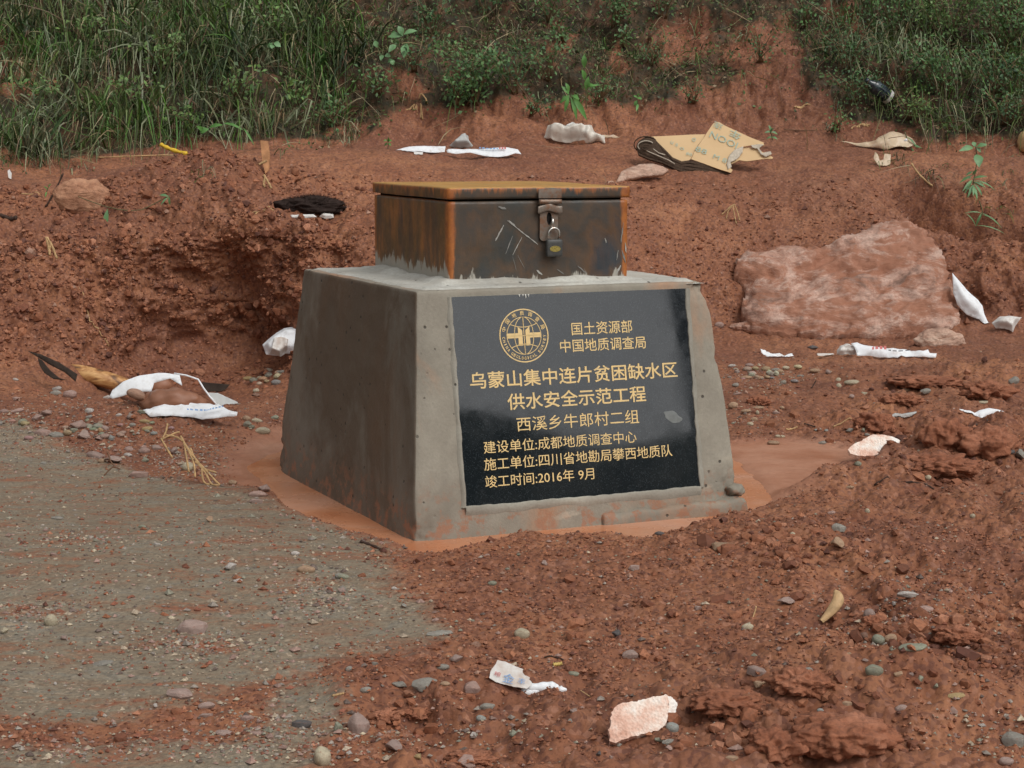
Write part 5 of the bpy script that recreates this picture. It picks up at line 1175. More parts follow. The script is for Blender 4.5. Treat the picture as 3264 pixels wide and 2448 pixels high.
# ---- curled husk, tan grain, sticks
ch = (2100, 1600); kh = .5262
plK = pxplane(2620, 1990, 65)
pk = smooth_path([onplane(*c, plK) for c in cvt(ch, kh, [(985,725),(1020,690),(1055,650),(1085,600),(1080,560),(1065,535)])], 16)
hk = halfpipe('curled_husk', pk, crom(np.array([.006,.009,.012,.013,.010,.003]), np.linspace(0, 5, 16)), -10, 200, flat_mat('pale_husk', (.50, .33, .17), .6, .3, .25, 60), flat_mat('husk_inner', (.35, .22, .11), .7), thick=.0015)
tag(hk, 'curled pale tan husk standing in the right foreground', 'husk')
def stick(pts, w, label, mat, name='dry_stalk', cat='stalk', tilt=60, group=None, parent=None, base=None, wob=.25):
    b = base or max(pts, key=lambda p: p[1]); pl = pxplane(b[0], b[1], tilt); mpp = pl[2]
    q = smooth_path([onplane(u, v, pl) for u, v in pts], max(6, 4*len(pts)))
    for k in range(len(q)): q[k][2] = max(q[k][2], drop(q[k][0], q[k][1]).z+w*mpp*.4)
    V, Fs = tube_v(q, w*mpp/2*(1+wob*np.sin(np.arange(len(q))*2.1)), 6); o = mesh_obj(name, V, Fs, mat, parent, smooth=True)
    if parent is None: tag(o, label, cat, group)
    return o
M_STRAW = flat_mat('straw', (.42, .27, .13), .7, .3, .3, 50); M_TWIG = flat_mat('brown_twig', (.14, .075, .045), .8, .2, .3, 50); M_DTW = flat_mat('dark_twig', (.05, .03, .022), .8, .2, .3, 50)
M_YEL = flat_mat('yellow_strip', (.62, .40, .03), .5, .4, .15, 30)
stick([(512,460),(545,476),(597,492)], 13, 'bright yellow wooden strip at the lower edge of the grass on the left', M_YEL, 'yellow_strip', 'strip', 50)
g1 = empty('straw_clump'); tag(g1, 'clump of bent straw stalks beside the puddle, left of the pedestal', 'straw')
cd = lambda pts: cvt((0, 780), .5184, pts)
for s in ([(1110,1175),(1180,1290),(1260,1380),(1370,1500)], [(1130,1210),(1150,1330),(1162,1400)], [(1140,1230),(1190,1340),(1200,1430)], [(1170,1250),(1230,1360),(1330,1400)], [(990,1190),(1030,1260),(1060,1310)], [(1000,1195),(1060,1165),(1105,1150)], [(1030,1100),(1020,1150),(1000,1190)], [(1200,1330),(1260,1400),(1300,1470),(1350,1500)], [(1240,1380),(1250,1450),(1290,1490)], [(1020,1170),(1080,1180),(1130,1210)]):
    stick(cd(s), 6.5, None, M_STRAW, 'stalk', parent=g1, base=(650, 1545))
stick(cd([(495,605),(580,640),(670,670)]), 5, 'thin straw lying across the dark earth bank above the torn sack', M_STRAW, tilt=80)
stick(cd([(640,1420),(690,1370),(740,1380)]), 5, 'short reddish twig beside the mauve slabs left of the straw clump', M_TWIG)
stick(cd([(660,1270),(680,1330),(710,1370)]), 5, 'bent reddish twig standing in the pebbly strip at left', M_TWIG)
ca2 = lambda pts: cvt((0, 0), .4973, pts)
g2 = empty('straw_clump'); tag(g2, 'small tuft of split straw stuck in the bank near the left edge', 'straw')
for s in ([(295,1520),(310,1580),(320,1640)], [(300,1520),(335,1580),(365,1660)], [(325,1560),(318,1600),(322,1650)]): stick(ca2(s), 8, None, M_STRAW, 'stalk', parent=g2, tilt=75, base=(160, 815))
g3 = empty('straw_clump'); tag(g3, 'wispy tuft of dry grass stuck in the bank left of the pedestal', 'straw')
for s in ([(1610,1500),(1680,1590),(1740,1640)], [(1660,1590),(1650,1630),(1640,1690)], [(1700,1590),(1690,1650),(1705,1690)], [(1720,1600),(1740,1680),(1760,1720)], [(1650,1560),(1700,1600),(1760,1640)]): stick(ca2(s), 5, None, M_STRAW, 'stalk', parent=g3, tilt=75, base=(850, 840))
g4 = empty('straw_clump'); tag(g4, 'tiny splinter tuft stuck in the slope right of the metal box', 'straw')
for s in ([(2338,652),(2322,672),(2314,700)], [(2332,655),(2318,668),(2300,685)], [(2336,655),(2342,690),(2348,715)], [(2340,650),(2352,680),(2358,705)]): stick(s, 4, None, M_STRAW, 'stalk', parent=g4, tilt=75)
stick(ca2([(290,1330),(350,1230),(405,1110)]), 6, 'dark twig leaning against the brown saddle-shaped rock', M_DTW, tilt=80)
stick(ca2([(110,1240),(190,1245),(260,1258)]), 4, 'thin straw on the soil left of the saddle-shaped rock', M_STRAW)
stick(ca2([(0,1395),(60,1400),(110,1408)]), 14, 'black curved strip at the left edge of the bank', M_DTW, 'black_strip', 'strip')
stick(ca2([(620,1010),(860,1000),(1110,992)]), 4, 'long thin straw along the crest below the left grass', M_STRAW)
ch_ = lambda pts: cvt(ch, kh, pts)
stick(ch_([(570,700),(582,665),(590,630)]), 5, 'short straw standing in the red soil right of the foreground centre', M_STRAW)
cg = lambda pts: cvt((1050, 1600), .5199, pts)
stick(cg([(1540,1155),(1570,1175),(1600,1195)]), 4, 'tiny straw between the printed scrap and the foam block', M_STRAW)
stick(cg([(20,1195),(60,1192),(90,1190)]), 8, 'short thick straw at the edge of the dark gravel, bottom left', M_STRAW)
stick(cg([(1315,955),(1380,950),(1440,975)]), 5, 'dark curved twig above the yellow seed in the foreground', M_DTW, 'twig', 'twig')
stick(cg([(1372,1008),(1398,998),(1428,990)]), 14, 'small yellow seed pod right of the printed sack scrap', flat_mat('seed', (.52, .38, .12)), 'seed_pod', 'seed')
stick(cg([(190,240),(260,265),(335,300)]), 10, 'dark curled bark strip lying at the edge of the puddle', M_DTW, 'bark_strip', 'bark')
ce2 = lambda pts: cvt((2200, 780), .5183, pts)
stick(ce2([(880,1125),(940,1105),(990,1095)]), 5, 'thin straw on the soil above the oval foam chip', M_STRAW)
stick(ce2([(590,1140),(630,1132),(660,1130)]), 6, 'short straw left of the bluish pebbles by the foam chip', M_STRAW)
stick(ce2([(750,710),(820,690),(880,678)]), 5, 'thin twig under the left end of the flat rag strip', M_TWIG)
stick(ce2([(700,1100),(740,1110),(770,1120)]), 5, 'dark twig above the bluish pebbles right of the pedestal', M_DTW, 'twig', 'twig')
stick(ce2([(1130,1500),(1300,1502),(1500,1510)]), 7, 'long dark twig under the red clod below the foam chip', M_DTW, 'twig', 'twig')
stick(ce2([(745,885),(765,850),(775,835)]), 4, 'tiny dark twig standing among pebbles right of the pedestal', M_DTW, 'twig', 'twig')
cc2 = lambda pts: cvt((2100, 0), .5262, pts)
stick(cc2([(1530,990),(1580,1060),(1660,1130)]), 6, 'diagonal dry stick on the right slope below the tan rag', M_STRAW, tilt=70)
stick(cc2([(760,785),(860,790),(950,792)]), 4, 'thin root lying between the cardboard and the tan rag', M_TWIG)
# stake on the crest
plk = pxplane(846, 556, 86)
q = [onplane(*c, plk) for c in ca2([(1668,900),(1715,905),(1728,1000),(1722,1090),(1700,1115),(1680,1030)])]
st_ = empty('wooden_stake'); tag(st_, 'short split brown wooden stake standing in the crest of the left bank', 'stake')
M_STAKE = flat_mat('brown_wood', (.46, .235, .115), .8, .2, .35, 25)
V = [x for x in q]+[x+np.array([0, .03, 0]) for x in q]; nq = len(q)
mesh_obj('post', V, [tuple(range(nq))[::-1], tuple(nq+i for i in range(nq))]+[(k, (k+1) % nq, nq+(k+1) % nq, nq+k) for k in range(nq)], M_STAKE, st_)
for s in ([(1660,1055),(1690,1040),(1710,1030)], [(1690,1120),(1720,1170),(1740,1210)], [(1700,1130),(1690,1180),(1700,1200)]): stick(ca2(s), 8, None, M_STRAW, 'splinter', parent=st_, tilt=80, base=(848, 600))
# dark fibrous clump
fcl = empty('fibre_clump'); M_FIB = flat_mat('dark_fibre', (.030, .020, .017), .95, .1, .4, 60); tag(fcl, 'matted dark brown fibrous clump on the bank left of the metal box', 'clump')
p, n, mpp = hit(990, 678)
b_ = lump('matted_core', (0, 0, 0), (.165, .10, .048), M_FIB, fcl, 9, 5, .35); b_.location = p+Vector((0, .05, .03))
r = np.random.default_rng(5); VV, FF = [], []
for k in range(1500):
    a = r.uniform(0, 6.28); e = r.uniform(0, 1.5); c = np.array(p)+np.array([math.cos(a)*math.cos(e)*.168, .05+math.sin(a)*math.cos(e)*.10, .028+math.sin(e)*.052])
    d = r.normal(size=3)*.5+(c-np.array(p))*4; d /= np.linalg.norm(d); L = r.uniform(.010, .028); s = np.cross(d, r.normal(size=3)); s = s/np.linalg.norm(s)*.0011
    b = len(VV); VV += [c-s, c+s, c+d*L]; FF.append((b, b+1, b+2))
tag(mesh_obj('fibres', np.array(VV), np.array(FF), M_FIB, fcl), kind='stuff')
for k, pts in enumerate([[(925,684),(1000,684),(1010,692),(960,696),(930,692)], [(1018,690),(1030,676),(1062,682),(1064,694),(1036,697)]]):
    o = sheet('white_flake', pts, (pts[3][0], 700), 60, M_WD, relief=.004, freq=20, seed=31+k, puff=.01)[0]
    tag(o, ['flat white flake under the left half of the dark fibre clump', 'crumpled white flake under the right half of the dark fibre clump'][k], 'scrap')
wf = sheet('white_petal', ca2([(48,1095),(60,1085),(75,1110),(72,1148),(55,1140)]), (31, 573), 70, M_WD, relief=.002, seed=40)[0]; tag(wf, 'small white petal-like scrap below the grass at the left edge', 'scrap')
# bottle in the bushes
bt = empty('bottle'); tag(bt, 'dirty dark bottle with white band caught in the bushes at upper right', 'bottle')
p, n, mpp = hit(2790, 310)
prof = [(0, 0), (.040, .002), (.044, .012), (.044, .13), (.038, .155), (.018, .18), (.015, .20), (.015, .215), (0, .216)]
sg = 20; V = []; 
for r_, z in prof:
    for s in range(sg): V.append((r_*math.cos(2*math.pi*s/sg), r_*math.sin(2*math.pi*s/sg), z))
Fq = [(k*sg+s, k*sg+(s+1) % sg, (k+1)*sg+(s+1) % sg, (k+1)*sg+s) for k in range(len(prof)-1) for s in range(sg)]
M_BOT = NT('dusty_dark_glass', .18, .6); M_BOT.color(M_BOT.ramp(M_BOT.noise(25, 5, .7), [(.45, (.012, .018, .024)), (.6, (.04, .06, .07)), (.72, (.25, .28, .28))])); M_BOT = M_BOT.m
mesh_obj('glass', V, Fq, M_BOT, bt, smooth=True)
mesh_obj('band', [(.0455*math.cos(2*math.pi*s/sg), .0455*math.sin(2*math.pi*s/sg), z) for z in (.012, .036) for s in range(sg)], [(s, (s+1) % sg, sg+(s+1) % sg, sg+s) for s in range(sg)], M_WD, bt, smooth=True)
bt.location = p+Vector((.07, -.12, -.01)); bt.rotation_euler = (math.radians(20), math.radians(-56), 0)
# ================================================================ VEGETATION
def veg_material(name, rough=.5):
    m = NT(name, rough, .35); c = m.attr('col')
    m.color(c); tr = m.n('ShaderNodeBsdfTranslucent'); m.l(c, tr.inputs[0])
    mx = m.n('ShaderNodeMixShader'); mx.inputs[0].default_value = .22
    out = m.t.nodes['Material Output']; m.l(m.b.outputs[0], mx.inputs[1]); m.l(tr.outputs[0], mx.inputs[2]); m.l(mx.outputs[0], out.inputs[0])
    return m.m
M_VEG = veg_material('grass_and_leaves')
def blades(name, root, dirv, length, width, col, droop, K=6, parent=None, wind=None):
    n = len(root); s = np.linspace(0, 1, K)[None, :, None]
    side = np.cross(dirv, np.random.default_rng(9).normal(size=(n, 3))); side /= np.linalg.norm(side, axis=1)[:, None]
    curve = np.array([0, -.25, -1.0])[None, None]*droop[:, None, None]*s**2.2*length[:, None, None]
    c = root[:, None]+dirv[:, None]*length[:, None, None]*s*(1-.25*s*np.clip(droop, 0, 1)[:, None, None])+curve
    bend = np.random.default_rng(10).normal(size=(n, 1, 3))*.10*length[:, None, None]*np.sin(s*math.pi)
    c = c+bend
    w = (width[:, None, None]/2)*np.clip(np.where(s < .25, .6+1.6*s, 1.0)*(1-s**2.5)+.04, .04, 1)
    V = np.stack([c-side[:, None]*w, c+side[:, None]*w], 2)           # n,K,2,3
    idx = np.arange(n*K*2).reshape(n, K, 2)
    Fc = np.stack([idx[:, :-1, 0], idx[:, :-1, 1], idx[:, 1:, 1], idx[:, 1:, 0]], -1).reshape(-1, 4)
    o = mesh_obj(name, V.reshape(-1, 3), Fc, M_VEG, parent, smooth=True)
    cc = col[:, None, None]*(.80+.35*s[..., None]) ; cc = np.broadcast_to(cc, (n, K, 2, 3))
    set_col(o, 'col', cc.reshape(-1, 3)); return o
GREENS = np.array([(.075, .115, .032), (.125, .165, .060), (.045, .072, .026), (.24, .27, .16), (.09, .18, .04)])
DRY = np.array([(.32, .24, .13), (.22, .15, .09), (.42, .35, .21), (.16, .09, .06)])
def tufts(name, ntuft, weight, seed, per=(18, 46), L=(.18, .5), wid=(.004, .010), droop=(.25, 1.1), dry=.2, spread=.05, lean=.5, jit=.6, label=None):
    q, i, r = pick(ntuft, weight, seed); R, D, Ln, Wd, Cc, Dr = [], [], [], [], [], []
    for k in range(ntuft):
        m_ = r.integers(*per); nrm = N[i[k]]
        base = np.array([0, 0, 1.0])*.9+nrm*lean+r.normal(size=3)*.22
        d = base[None]+r.normal(size=(m_, 3))*jit; d[:, 2] = np.maximum(d[:, 2], -.1); d /= np.linalg.norm(d, axis=1)[:, None]
        rt = q[k]+np.stack([r.normal(0, spread, m_), r.normal(0, spread*.4, m_), r.normal(0, spread*.15, m_)], -1)-nrm*.01
        tl = r.uniform(*L); tone = GREENS[r.integers(5)]; isdry = r.random(m_) < dry*r.uniform(.3, 1.9)
        col = tone*r.uniform(.6, 1.3, (m_, 1))*np.array([1, 1, 1])+r.normal(0, .006, (m_, 3)); col[isdry] = DRY[r.integers(0, 4, isdry.sum())]*r.uniform(.6, 1.2, (isdry.sum(), 1))
        R.append(rt); D.append(d); Ln.append(tl*r.uniform(.45, 1.15, m_)); Wd.append(r.uniform(*wid, m_)*(1-.35*isdry)); Cc.append(np.clip(col, .01, 1)); Dr.append(r.uniform(*droop, m_))
    o = blades(name, *[np.concatenate(a) for a in (R, D, Ln, Wd, Cc, Dr)]); tag(o, label, kind='stuff'); return o
hl = tr_ > 9.2
leftw = hl*sstep(1190, 1020, u2)*(u2 > -700)*(v2 > -420)*sstep(0, -35, v2-np.interp(u2, [-700, 0, 250, 500, 700, 1000, 1180], [520, 515, 510, 462, 440, 440, 380]))
leftw = leftw*(1-.97*np.exp(-((u2-130)/70)**2-((v2-265)/75)**2))*(1-.9*np.exp(-((u2-0)/50)**2-((v2-180)/170)**2))
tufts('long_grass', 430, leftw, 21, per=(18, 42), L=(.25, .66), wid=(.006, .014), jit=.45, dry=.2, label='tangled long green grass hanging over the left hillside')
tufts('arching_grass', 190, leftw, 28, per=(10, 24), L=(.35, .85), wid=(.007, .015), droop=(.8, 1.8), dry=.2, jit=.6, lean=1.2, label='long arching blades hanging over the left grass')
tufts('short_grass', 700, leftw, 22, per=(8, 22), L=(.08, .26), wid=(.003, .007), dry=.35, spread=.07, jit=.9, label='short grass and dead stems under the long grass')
tufts('fringe_grass', 60, hl*(u2 > -300)*(u2 < 1150)*np.exp(-((v2-np.interp(u2, [-300, 0, 250, 500, 700, 1150], [500, 505, 510, 455, 440, 420]))/30)**2), 23, per=(8, 20), L=(.12, .32), wid=(.004, .008), dry=.5, droop=(.8, 1.8), label='drooping fringe of grass at the foot of the left hillside')
rw = hl*sstep(2560, 2760, u2)*(u2 < 3800)*(v2 > -420)*sstep(10, -50, v2-np.interp(u2, [2500, 2700, 2900, 3264, 3800], [330, 400, 440, 450, 450]))
tufts('wild_grass', 260, rw, 24, per=(12, 30), L=(.20, .60), wid=(.005, .011), dry=.25, droop=(.4, 1.3), label='wild grass among the bushes on the right hillside')
cwt = hl*sstep(1080, 1200, u2)*sstep(2720, 2500, u2)*(v2 > -300)*sstep(20, -40, v2-365)*(.08+moss)
tufts('sparse_grass', 430, cwt, 25, per=(4, 14), L=(.10, .34), wid=(.003, .008), dry=.45, jit=.8, label='sparse thin grass on the dark middle hillside')
ledge = (tr_ > 6)*sum(np.exp(-((u2-u)/su)**2-((v2-v)/sv)**2) for u, v, su, sv in [(3110,600,60,30),(3200,560,60,40),(2930,560,60,30),(2860,520,50,25),(3180,660,70,20),(680,565,40,15),(3000,560,40,25),(1230,430,80,25),(2650,420,70,25)])
tufts('ledge_grass', 46, ledge, 29, per=(5, 14), L=(.06, .20), wid=(.003, .006), dry=.3, spread=.03, droop=(.4, 1.4), jit=.8, label='small tufts of grass on the ledges and gully of the right bank')
# scattered dead stalks on the whole hillside
def stalks(name, n, weight, seed, label):
    q, i, r = pick(n, weight, seed); d = np.stack([r.normal(0, .8, n), r.normal(-.35, .3, n), r.normal(.2, .7, n)], -1); d /= np.linalg.norm(d, axis=1)[:, None]
    o = blades(name, q+N[i]*.02, d, r.uniform(.1, .42, n), r.uniform(.003, .006, n), DRY[r.integers(0, 4, n)]*r.uniform(.6, 1.3, (n, 1)), r.uniform(0, .5, n), 5); tag(o, label, kind='stuff')
stalks('dead_stalks', 800, hl*(u2 > -200)*(u2 < 3500)*(v2 > -300)*(.04+moss), 26, 'thin dead stalks lying criss-cross over the hillside')
# low green-brown ground cover: tiny leaflets hugging the slope
q, i, r = pick(17000, hl*(u2 > 900)*(u2 < 3500)*(v2 > -200)*moss, 27); nQ = len(q); nb = N[i]
d = r.normal(size=(nQ, 3)); d /= np.linalg.norm(d, axis=1)[:, None]; e = np.cross(d, nb+r.normal(size=(nQ, 3))*.5); e /= np.linalg.norm(e, axis=1)[:, None]
L_ = r.uniform(.010, .030, (nQ, 1)); q = q+nb*r.uniform(0, .04, (nQ, 1))
VV = np.stack([q, q+d*L_*.5+e*L_*.3, q+d*L_, q+d*L_*.5-e*L_*.3], 1).reshape(-1, 3)
gc_ = mesh_obj('ground_cover', VV, np.arange(nQ*4).reshape(-1, 4), M_VEG)
pc = np.array([(.075, .12, .035), (.11, .18, .055), (.05, .06, .022), (.15, .08, .045), (.14, .20, .08), (.26, .19, .11)]); ci_ = r.choice(6, nQ, p=[.28, .2, .2, .14, .08, .10])
set_col(gc_, 'col', np.repeat(pc[ci_]*r.uniform(.7, 1.2, (nQ, 1)), 4, 0)); tag(gc_, 'tiny leaves and dead bits covering the dark hillside soil', kind='stuff')
# ---- leaves
def leaf_geo(a, b, w, nrm, fold=.15, K=5):
    a, b = np.array(a), np.array(b); d = b-a; L = np.linalg.norm(d); d /= L; s = np.cross(d, nrm); s /= np.linalg.norm(s); n_ = np.cross(s, d)
    prof = [.10, .72, 1.0, .68, .06]; V = []
    for k in range(K):
        t = k/(K-1); c = a+d*L*t+n_*L*.10*math.sin(t*math.pi)-np.array([0, 0, 1])*L*.10*t*t
        V += [c-s*w/2*prof[k]+n_*w*fold*prof[k], c, c+s*w/2*prof[k]+n_*w*fold*prof[k]]
    Fs = [(3*k+j, 3*k+j+1, 3*k+j+4, 3*k+j+3) for k in range(K-1) for j in range(2)]
    return V, Fs
def leaf_mat(name, c):
    m = NT(name, .5, .4); g = m.n('ShaderNodeNewGeometry').outputs['Position']
    m.color(m.ramp(m.noise(14, 4, .6, g), [(.35, tuple(x*.75 for x in c)), (.65, tuple(x*1.2 for x in c))])); m.bump(m.noise(60, 3, .6, g), .3, .003)
    return m.m
M_LF = leaf_mat('broad_leaf', (.12, .24, .10)); M_LF2 = leaf_mat('young_leaf', (.09, .22, .05)); M_STEM = flat_mat('green_stem', (.10, .10, .045), .6, .3, .2, 40)
def at(u, v, Y): 
    d = ray(u, v); return CAM+d*(Y/d[1])
def leafy(label, name, base, fwd, stems, leaves, conv, mat=M_LF, wpx=3.5):
    o = empty(name); tag(o, label, 'plant'); p, n, mpp = hit(*base); Y = p.y-fwd; r = random.Random(base[0])
    for s in stems:
        pts = [at(*c, Y+.02*k*0) for k, c in enumerate(conv(s))]; pts = smooth_path(pts, 10); V, Fs = tube_v(pts, wpx*mpp/2, 6); mesh_obj('stem', V, Fs, M_STEM, o, smooth=True)
    for (x0, y0, x1, y1, w) in leaves:
        (u0_, v0_), (u1_, v1_) = conv([(x0, y0), (x1, y1)]); k = conv([(1, 0)])[0][0]-conv([(0, 0)])[0][0]
        V, Fs = leaf_geo(at(u0_, v0_, Y-.01), at(u1_, v1_, Y-.01-r.uniform(-.02, .05)), w*k*mpp, np.array([r.uniform(-.3, .3), -1, r.uniform(.4, .8)]))
        mesh_obj('leaf', V, Fs, mat, o, smooth=True)
    return o
c8 = lambda pts: cvt((1150, 0), .2939, pts)
leafy('tall plant with pale green pointed leaves in the middle of the hillside', 'broadleaf_plant', (1250, 235), .18, [[(340,860),(330,700),(330,600),(450,400)], [(330,640),(380,500)], [(330,640),(480,480)], [(220,690),(190,540),(160,440)]],
      [(455,390,295,385,75),(450,385,405,268,80),(465,375,612,318,62),(500,475,468,612,95),(385,488,300,555,70),(150,440,182,508,60),(455,395,440,370,50),(330,650,350,700,60),(240,600,215,650,50),(260,610,330,600,60),(290,680,350,640,55)], c8)
cB = lambda pts: cvt((1000, 0), .5425, pts)
leafy('low plant with bright drooping leaves above the clouded plastic bag', 'broadleaf_plant', (1820, 360), .10, [[(1520,660),(1510,600),(1500,560)], [(1600,640),(1600,500),(1590,380),(1585,310)]],
      [(1500,560,1450,600,26),(1500,555,1455,500,28),(1500,560,1475,650,24),(1510,570,1545,690,26),(1520,565,1605,690,34),(1520,560,1560,580,26),(1590,470,1575,400,34),(1600,530,1615,440,34),(1590,400,1590,310,34),(1600,500,1660,500,18),(1600,520,1690,490,14),(1500,540,1480,480,24)], cB, M_LF2)
leafy('small seedling with narrow leaves above the left end of the cardboard', 'broadleaf_plant', (2030, 350), .08, [[(1900,700),(1905,640),(1900,570)]], [(1900,590,1885,620,20),(1900,575,1930,580,18),(1905,610,1895,650,16),(1900,575,1880,560,14),(1900,570,1915,545,14)], cB, M_LF2)
leafy('small bright seedling left of the long white rag', 'broadleaf_plant', (1235, 475), .05, [[(435,880),(440,840)]], [(435,830,410,825,16),(438,830,460,825,16),(436,835,440,800,14),(436,840,415,855,14),(438,840,455,855,12)], cB, M_LF2)
cC = lambda pts: cvt((2100, 0), .5262, pts)
leafy('young weed with two round leaves on the right bank beside the bushes', 'broadleaf_plant', (3115, 600), .06, [[(1890,1180),(1910,1080),(1925,980),(1920,880)], [(1900,1100),(1860,1120)], [(1905,1100),(1960,1130)]],
      [(1905,895,1818,905,38),(1915,890,1900,855,30),(1925,890,1990,870,30),(1925,895,1950,920,24),(1925,935,1940,1005,60),(1900,1040,1860,1060,16),(1900,1060,1820,1100,16),(1900,1090,1840,1150,16),(1905,1080,1990,1060,16),(1905,1100,1980,1130,16),(1900,1120,1870,1190,18),(1900,1120,1930,1200,18),(1890,1130,1880,1170,16),(1910,1110,1960,1180,16),(1900,1060,1930,1020,18),(1895,1080,1840,1075,14),(1905,1120,1905,1180,20),(1900,1100,1850,1170,14),(1905,1090,2040,1140,10),(1900,1150,1850,1135,12)], cC, M_LF)
leafy('narrow leaved weed hanging over the gully at the right edge', 'broadleaf_plant', (3125, 690), .05, [[(1940,1215),(1960,1290),(1930,1350)]], [(1955,1290,1920,1365,16),(1955,1290,1850,1280,8),(1920,1370,1860,1280,8),(1960,1290,2080,1370,10),(1920,1365,2100,1400,7),(1960,1300,2040,1330,9)], cC, M_LF)
leafy('thin sprig below the tan rag on the right terrace', 'broadleaf_plant', (2905, 470), .05, [[(1490,800),(1520,880),(1560,950),(1610,1010)]], [(1500,830,1560,880,14),(1530,880,1590,890,14),(1545,930,1530,890,12),(1560,950,1620,990,14),(1600,1000,1590,950,12),(1510,860,1490,900,12)], cC, M_LF)
leafy('small sprout beside the right end of the cardboard', 'broadleaf_plant', (2450, 470), .05, [[(690,850),(675,790)]], [(680,800,640,800,16),(680,800,720,810,16),(678,795,665,755,18),(685,830,650,840,14),(685,830,720,840,14),(678,800,695,770,14)], cC, M_LF)
cA_ = lambda pts: cvt((0, 0), .4973, pts)
leafy('bright round-leaved sprig in the upper grass, left of the middle', 'broadleaf_plant', (860, 190), .35, [[(1740,330),(1750,270)]], [(1745,275,1725,310,44),(1755,275,1800,295,40),(1750,290,1740,310,34)], cA_, M_LF)
leafy('long arching bright green blades at the foot of the left grass', 'broadleaf_plant', (690, 440), .12, [], [(1280,850,1340,820,40),(1340,820,1430,790,26),(1430,790,1560,820,20),(1560,820,1630,920,14),(1300,840,1260,800,30),(1290,860,1310,830,30)], cA_, M_LF2)
leafy('green blade sprouting from the left bank below the crest', 'broadleaf_plant', (545, 690), .03, [[(500,1260),(700,1330),(880,1350),(1000,1300),(1090,1250)]], [(690,1340,670,1460,34),(770,1460,740,1590,18),(1080,1260,1020,1245,20),(1080,1265,1030,1310,14),(1085,1260,1090,1310,16)], cA_, M_LF, 3)
leafy('tiny green sprig on the soil at the far left below the rock', 'broadleaf_plant', (155, 610), .03, [[(290,1255),(310,1200)]], [(310,1205,330,1175,14),(300,1230,290,1260,10),(305,1215,280,1190,10)], cA_, M_LF2, 3)
# ---- shrubs: stems + a cloud of small leaflets
def shrub(label, base, w, h, nl, lsz, tone, seed, fwd=.12, nst=9, lean=0.0):
    r = np.random.default_rng(seed); p, n, mpp = hit(*base); root = np.array(p); W, H = w*mpp, h*mpp
    o = empty('shrub'); tag(o, label, 'shrub'); SV, SF = [], []; tips = []
    for k in range(nst):
        tip = root+np.array([r.uniform(-.5, .5)*W+lean*W, -fwd*r.uniform(.2, 1.4), H*r.uniform(.45, 1)])
        mid = (root+tip)/2+np.array([r.normal(0, .06)*W, -fwd*.4, H*.10]); path = smooth_path([root+np.array([r.normal(0, .02), 0, 0]), mid, tip], 8)
        V, Fs = tube_v(path, np.linspace(.0045, .0015, 8), 5); b = len(SV); SV += V; SF += [tuple(b+i for i in f) for f in Fs]; tips.append(path)
    mesh_obj('stems', SV, SF, M_STEMB, o, smooth=True)['kind'] = 'stuff'
    LV, LF, LC = [], [], []
    for k in range(nl):
        pa = tips[r.integers(nst)]; c = pa[r.integers(2, 8)]+r.normal(size=3)*np.array([.055*W+.02, .05, .05*H+.02])
        d = r.normal(size=3)*.8+np.array([0, -.4, .1]); d /= np.linalg.norm(d); nn_ = r.normal(size=3)*.6+np.array([0, -.6, 1]); s = np.cross(d, nn_); s /= np.linalg.norm(s)
        L = lsz*r.uniform(.6, 1.3); b = len(LV); LV += [c, c+d*L*.5-s*L*.30, c+d*L-np.array([0, 0, L*.15]), c+d*L*.5+s*L*.30]; LF.append((b, b+1, b+2, b+3))
        LC += [np.clip(np.array(tone)*r.uniform(.45, 1.35)+r.normal(0, .006, 3), .01, 1)]*4
    f = mesh_obj('foliage', np.array(LV), np.array(LF), M_VEG, o, smooth=False); set_col(f, 'col', np.array(LC)); f['kind'] = 'stuff'
M_STEMB = flat_mat('twiggy_stem', (.20, .14, .08), .8, .2, .35, 40)
G1, G2_, G3 = (.105, .20, .07), (.080, .155, .06), (.14, .23, .07)
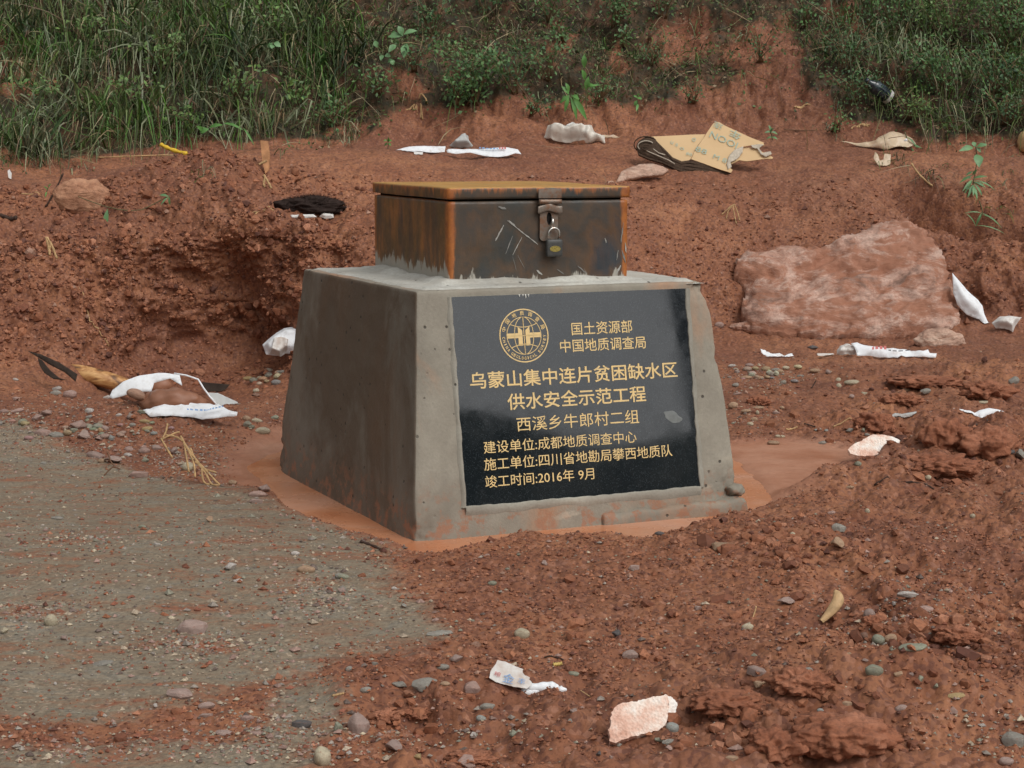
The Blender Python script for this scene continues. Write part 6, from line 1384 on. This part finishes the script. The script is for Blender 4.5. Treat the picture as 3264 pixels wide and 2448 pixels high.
for a in [('leafy bush with straw-coloured stems in the middle of the hillside', (1515, 335), 260, 230, 650, .030, G1, 1),
          ('low leafy sprig at the left foot of the middle bush', (1460, 340), 110, 110, 260, .030, G1, 2),
          ('thin leafy shrub right of the middle bush', (1640, 300), 170, 170, 260, .026, G2_, 3),
          ('small shrub hanging from the top edge above the middle bush', (1560, 60), 200, 150, 260, .028, G2_, 4),
          ('shrub at the top edge right of the middle, over the red patches', (1960, 90), 180, 160, 300, .030, G1, 5),
          ('small green clump beside the round red patches', (1790, 135), 60, 60, 70, .030, G1, 6),
          ('small green clump left of the tall red scar', (1990, 150), 60, 70, 80, .026, G1, 7),
          ('low sprig between the red patches and the cardboard', (2080, 210), 90, 90, 80, .024, G2_, 8),
          ('small leafy clump at the top edge left of the red scar', (2110, 60), 130, 130, 160, .028, G1, 9),
          ('dark leafy weed at the top edge, right of the pale-leaved plant', (1380, 110), 170, 150, 260, .028, G2_, 30),
          ('spindly weed between the middle bush and the drooping-leaf plant', (1740, 260), 120, 150, 160, .026, G1, 31),
          ('weed clump just above the left end of the terrace bag', (1700, 370), 110, 80, 120, .024, G2_, 32),
          ('low green weed right of the drooping-leaf plant', (1910, 330), 120, 90, 140, .024, G1, 33),
          ('leafy weed at the top edge between the two middle shrubs', (1750, 70), 150, 130, 220, .028, G1, 34),
          ('small weed below the tall red scar', (2200, 330), 90, 70, 80, .022, G2_, 35),
          ('thin weed over the red scar at the top right of the middle', (2420, 200), 110, 110, 110, .024, G2_, 36),
          ('green weed left of the thicket at the top edge', (2560, 90), 150, 120, 200, .024, G1, 37),
          ('low creeping shrub left of the middle bush', (1320, 230), 130, 110, 120, .028, G2_, 10),
          ('pale leafy clump at the lower right edge of the long grass', (1210, 300), 100, 90, 130, .030, G1, 11),
          ('leafy clump at the foot of the long grass above the left crest', (1060, 400), 110, 90, 120, .028, G1, 12),
          ('feathery dark bush at the left edge of the right thicket', (2690, 230), 240, 200, 800, .018, G2_, 13),
          ('dense bush at the top of the right thicket, left part', (2850, 130), 300, 260, 1100, .024, G1, 14),
          ('dense bush at the top of the right thicket, middle', (3020, 160), 300, 260, 1100, .026, G3, 15),
          ('dense bush at the upper right corner', (3200, 150), 300, 260, 1000, .026, G1, 16),
          ('leafy bush below the upper right corner', (3180, 300), 260, 180, 700, .024, G2_, 17),
          ('leafy bush in the middle of the right thicket', (2990, 300), 240, 180, 700, .024, G1, 18),
          ('low green bush round the bottle in the right thicket', (2720, 330), 200, 120, 350, .022, G2_, 19),
          ('small leafy sprig right of the bottle', (2900, 380), 140, 110, 240, .022, G3, 20),
          ('shadowed low bush at the right edge above the wood chunk', (3200, 400), 220, 130, 350, .022, G2_, 21),
          ('thin leafy clump above the boulder slope near the tan rag', (2660, 420), 90, 80, 90, .022, G1, 22)]: shrub(*a)
for k, (u, v, w, h) in enumerate([(300,150,200,120),(520,230,180,110),(760,330,200,110),(420,330,180,100),(900,130,200,120),(620,410,150,70),(150,330,160,90),(960,340,160,100)]):
    shrub(['ground ivy patch near the top left corner of the grass', 'leafy weeds in the middle of the left grass', 'leafy weeds low in the grass above the stake', 'leafy weeds above the yellow strip', 'leafy weeds under the tall right end of the left grass', 'bright low weeds at the foot of the grass left of the stake', 'weedy patch above the red hump at far left', 'leafy weeds at the right foot of the left grass'][k], (u, v), w, h, 130, .034, G3, 60+k, fwd=.25, nst=6)
# twigs clumps (dry crown stubs) at the foot of right thicket
for k, (x, y) in enumerate([(2560, 340), (2740, 400), (1330, 330)]):
    g = empty('dead_tuft'); tag(g, ['pale dead root stubs left of the right thicket', 'pale dead stems below the bottle in the bushes', 'pale dead grass crown below the tall pale-leaved plant'][k], 'dead plant')
    for j in range(9):
        a = -2.6+2.2*random.random(); L = random.uniform(30, 62); stick([(x, y), (x+math.cos(a)*L*.4, y-math.sin(a)*L*.5*.6), (x+math.cos(a)*L*.7+random.uniform(-8, 8), y-math.sin(a)*L)], 5, None, M_STRAW, 'stalk', parent=g, tilt=78, base=(x, y))
# ---- pole behind the camera, mirrored in the plaque
pole = empty('utility_pole', (10.05, -1.32, 0)); tag(pole, 'dark pole standing opposite the plaque, seen as a reflection in the black stone', 'pole')
V, Fs = tube_v([(0, 0, -1), (0, 0, 3), (0, 0, 7.5)], [.11, .10, .09], 16); mesh_obj('shaft', V, Fs, flat_mat('dark_creosote', (.04, .035, .03)), pole, smooth=True)
V, Fq = round_box(2, 2, 2, (1.4, .1, .1), .01); V += np.array([-.7, -.05, 6.9]); mesh_obj('crossarm', V, Fq, flat_mat('dark_timber', (.05, .04, .03)), pole)
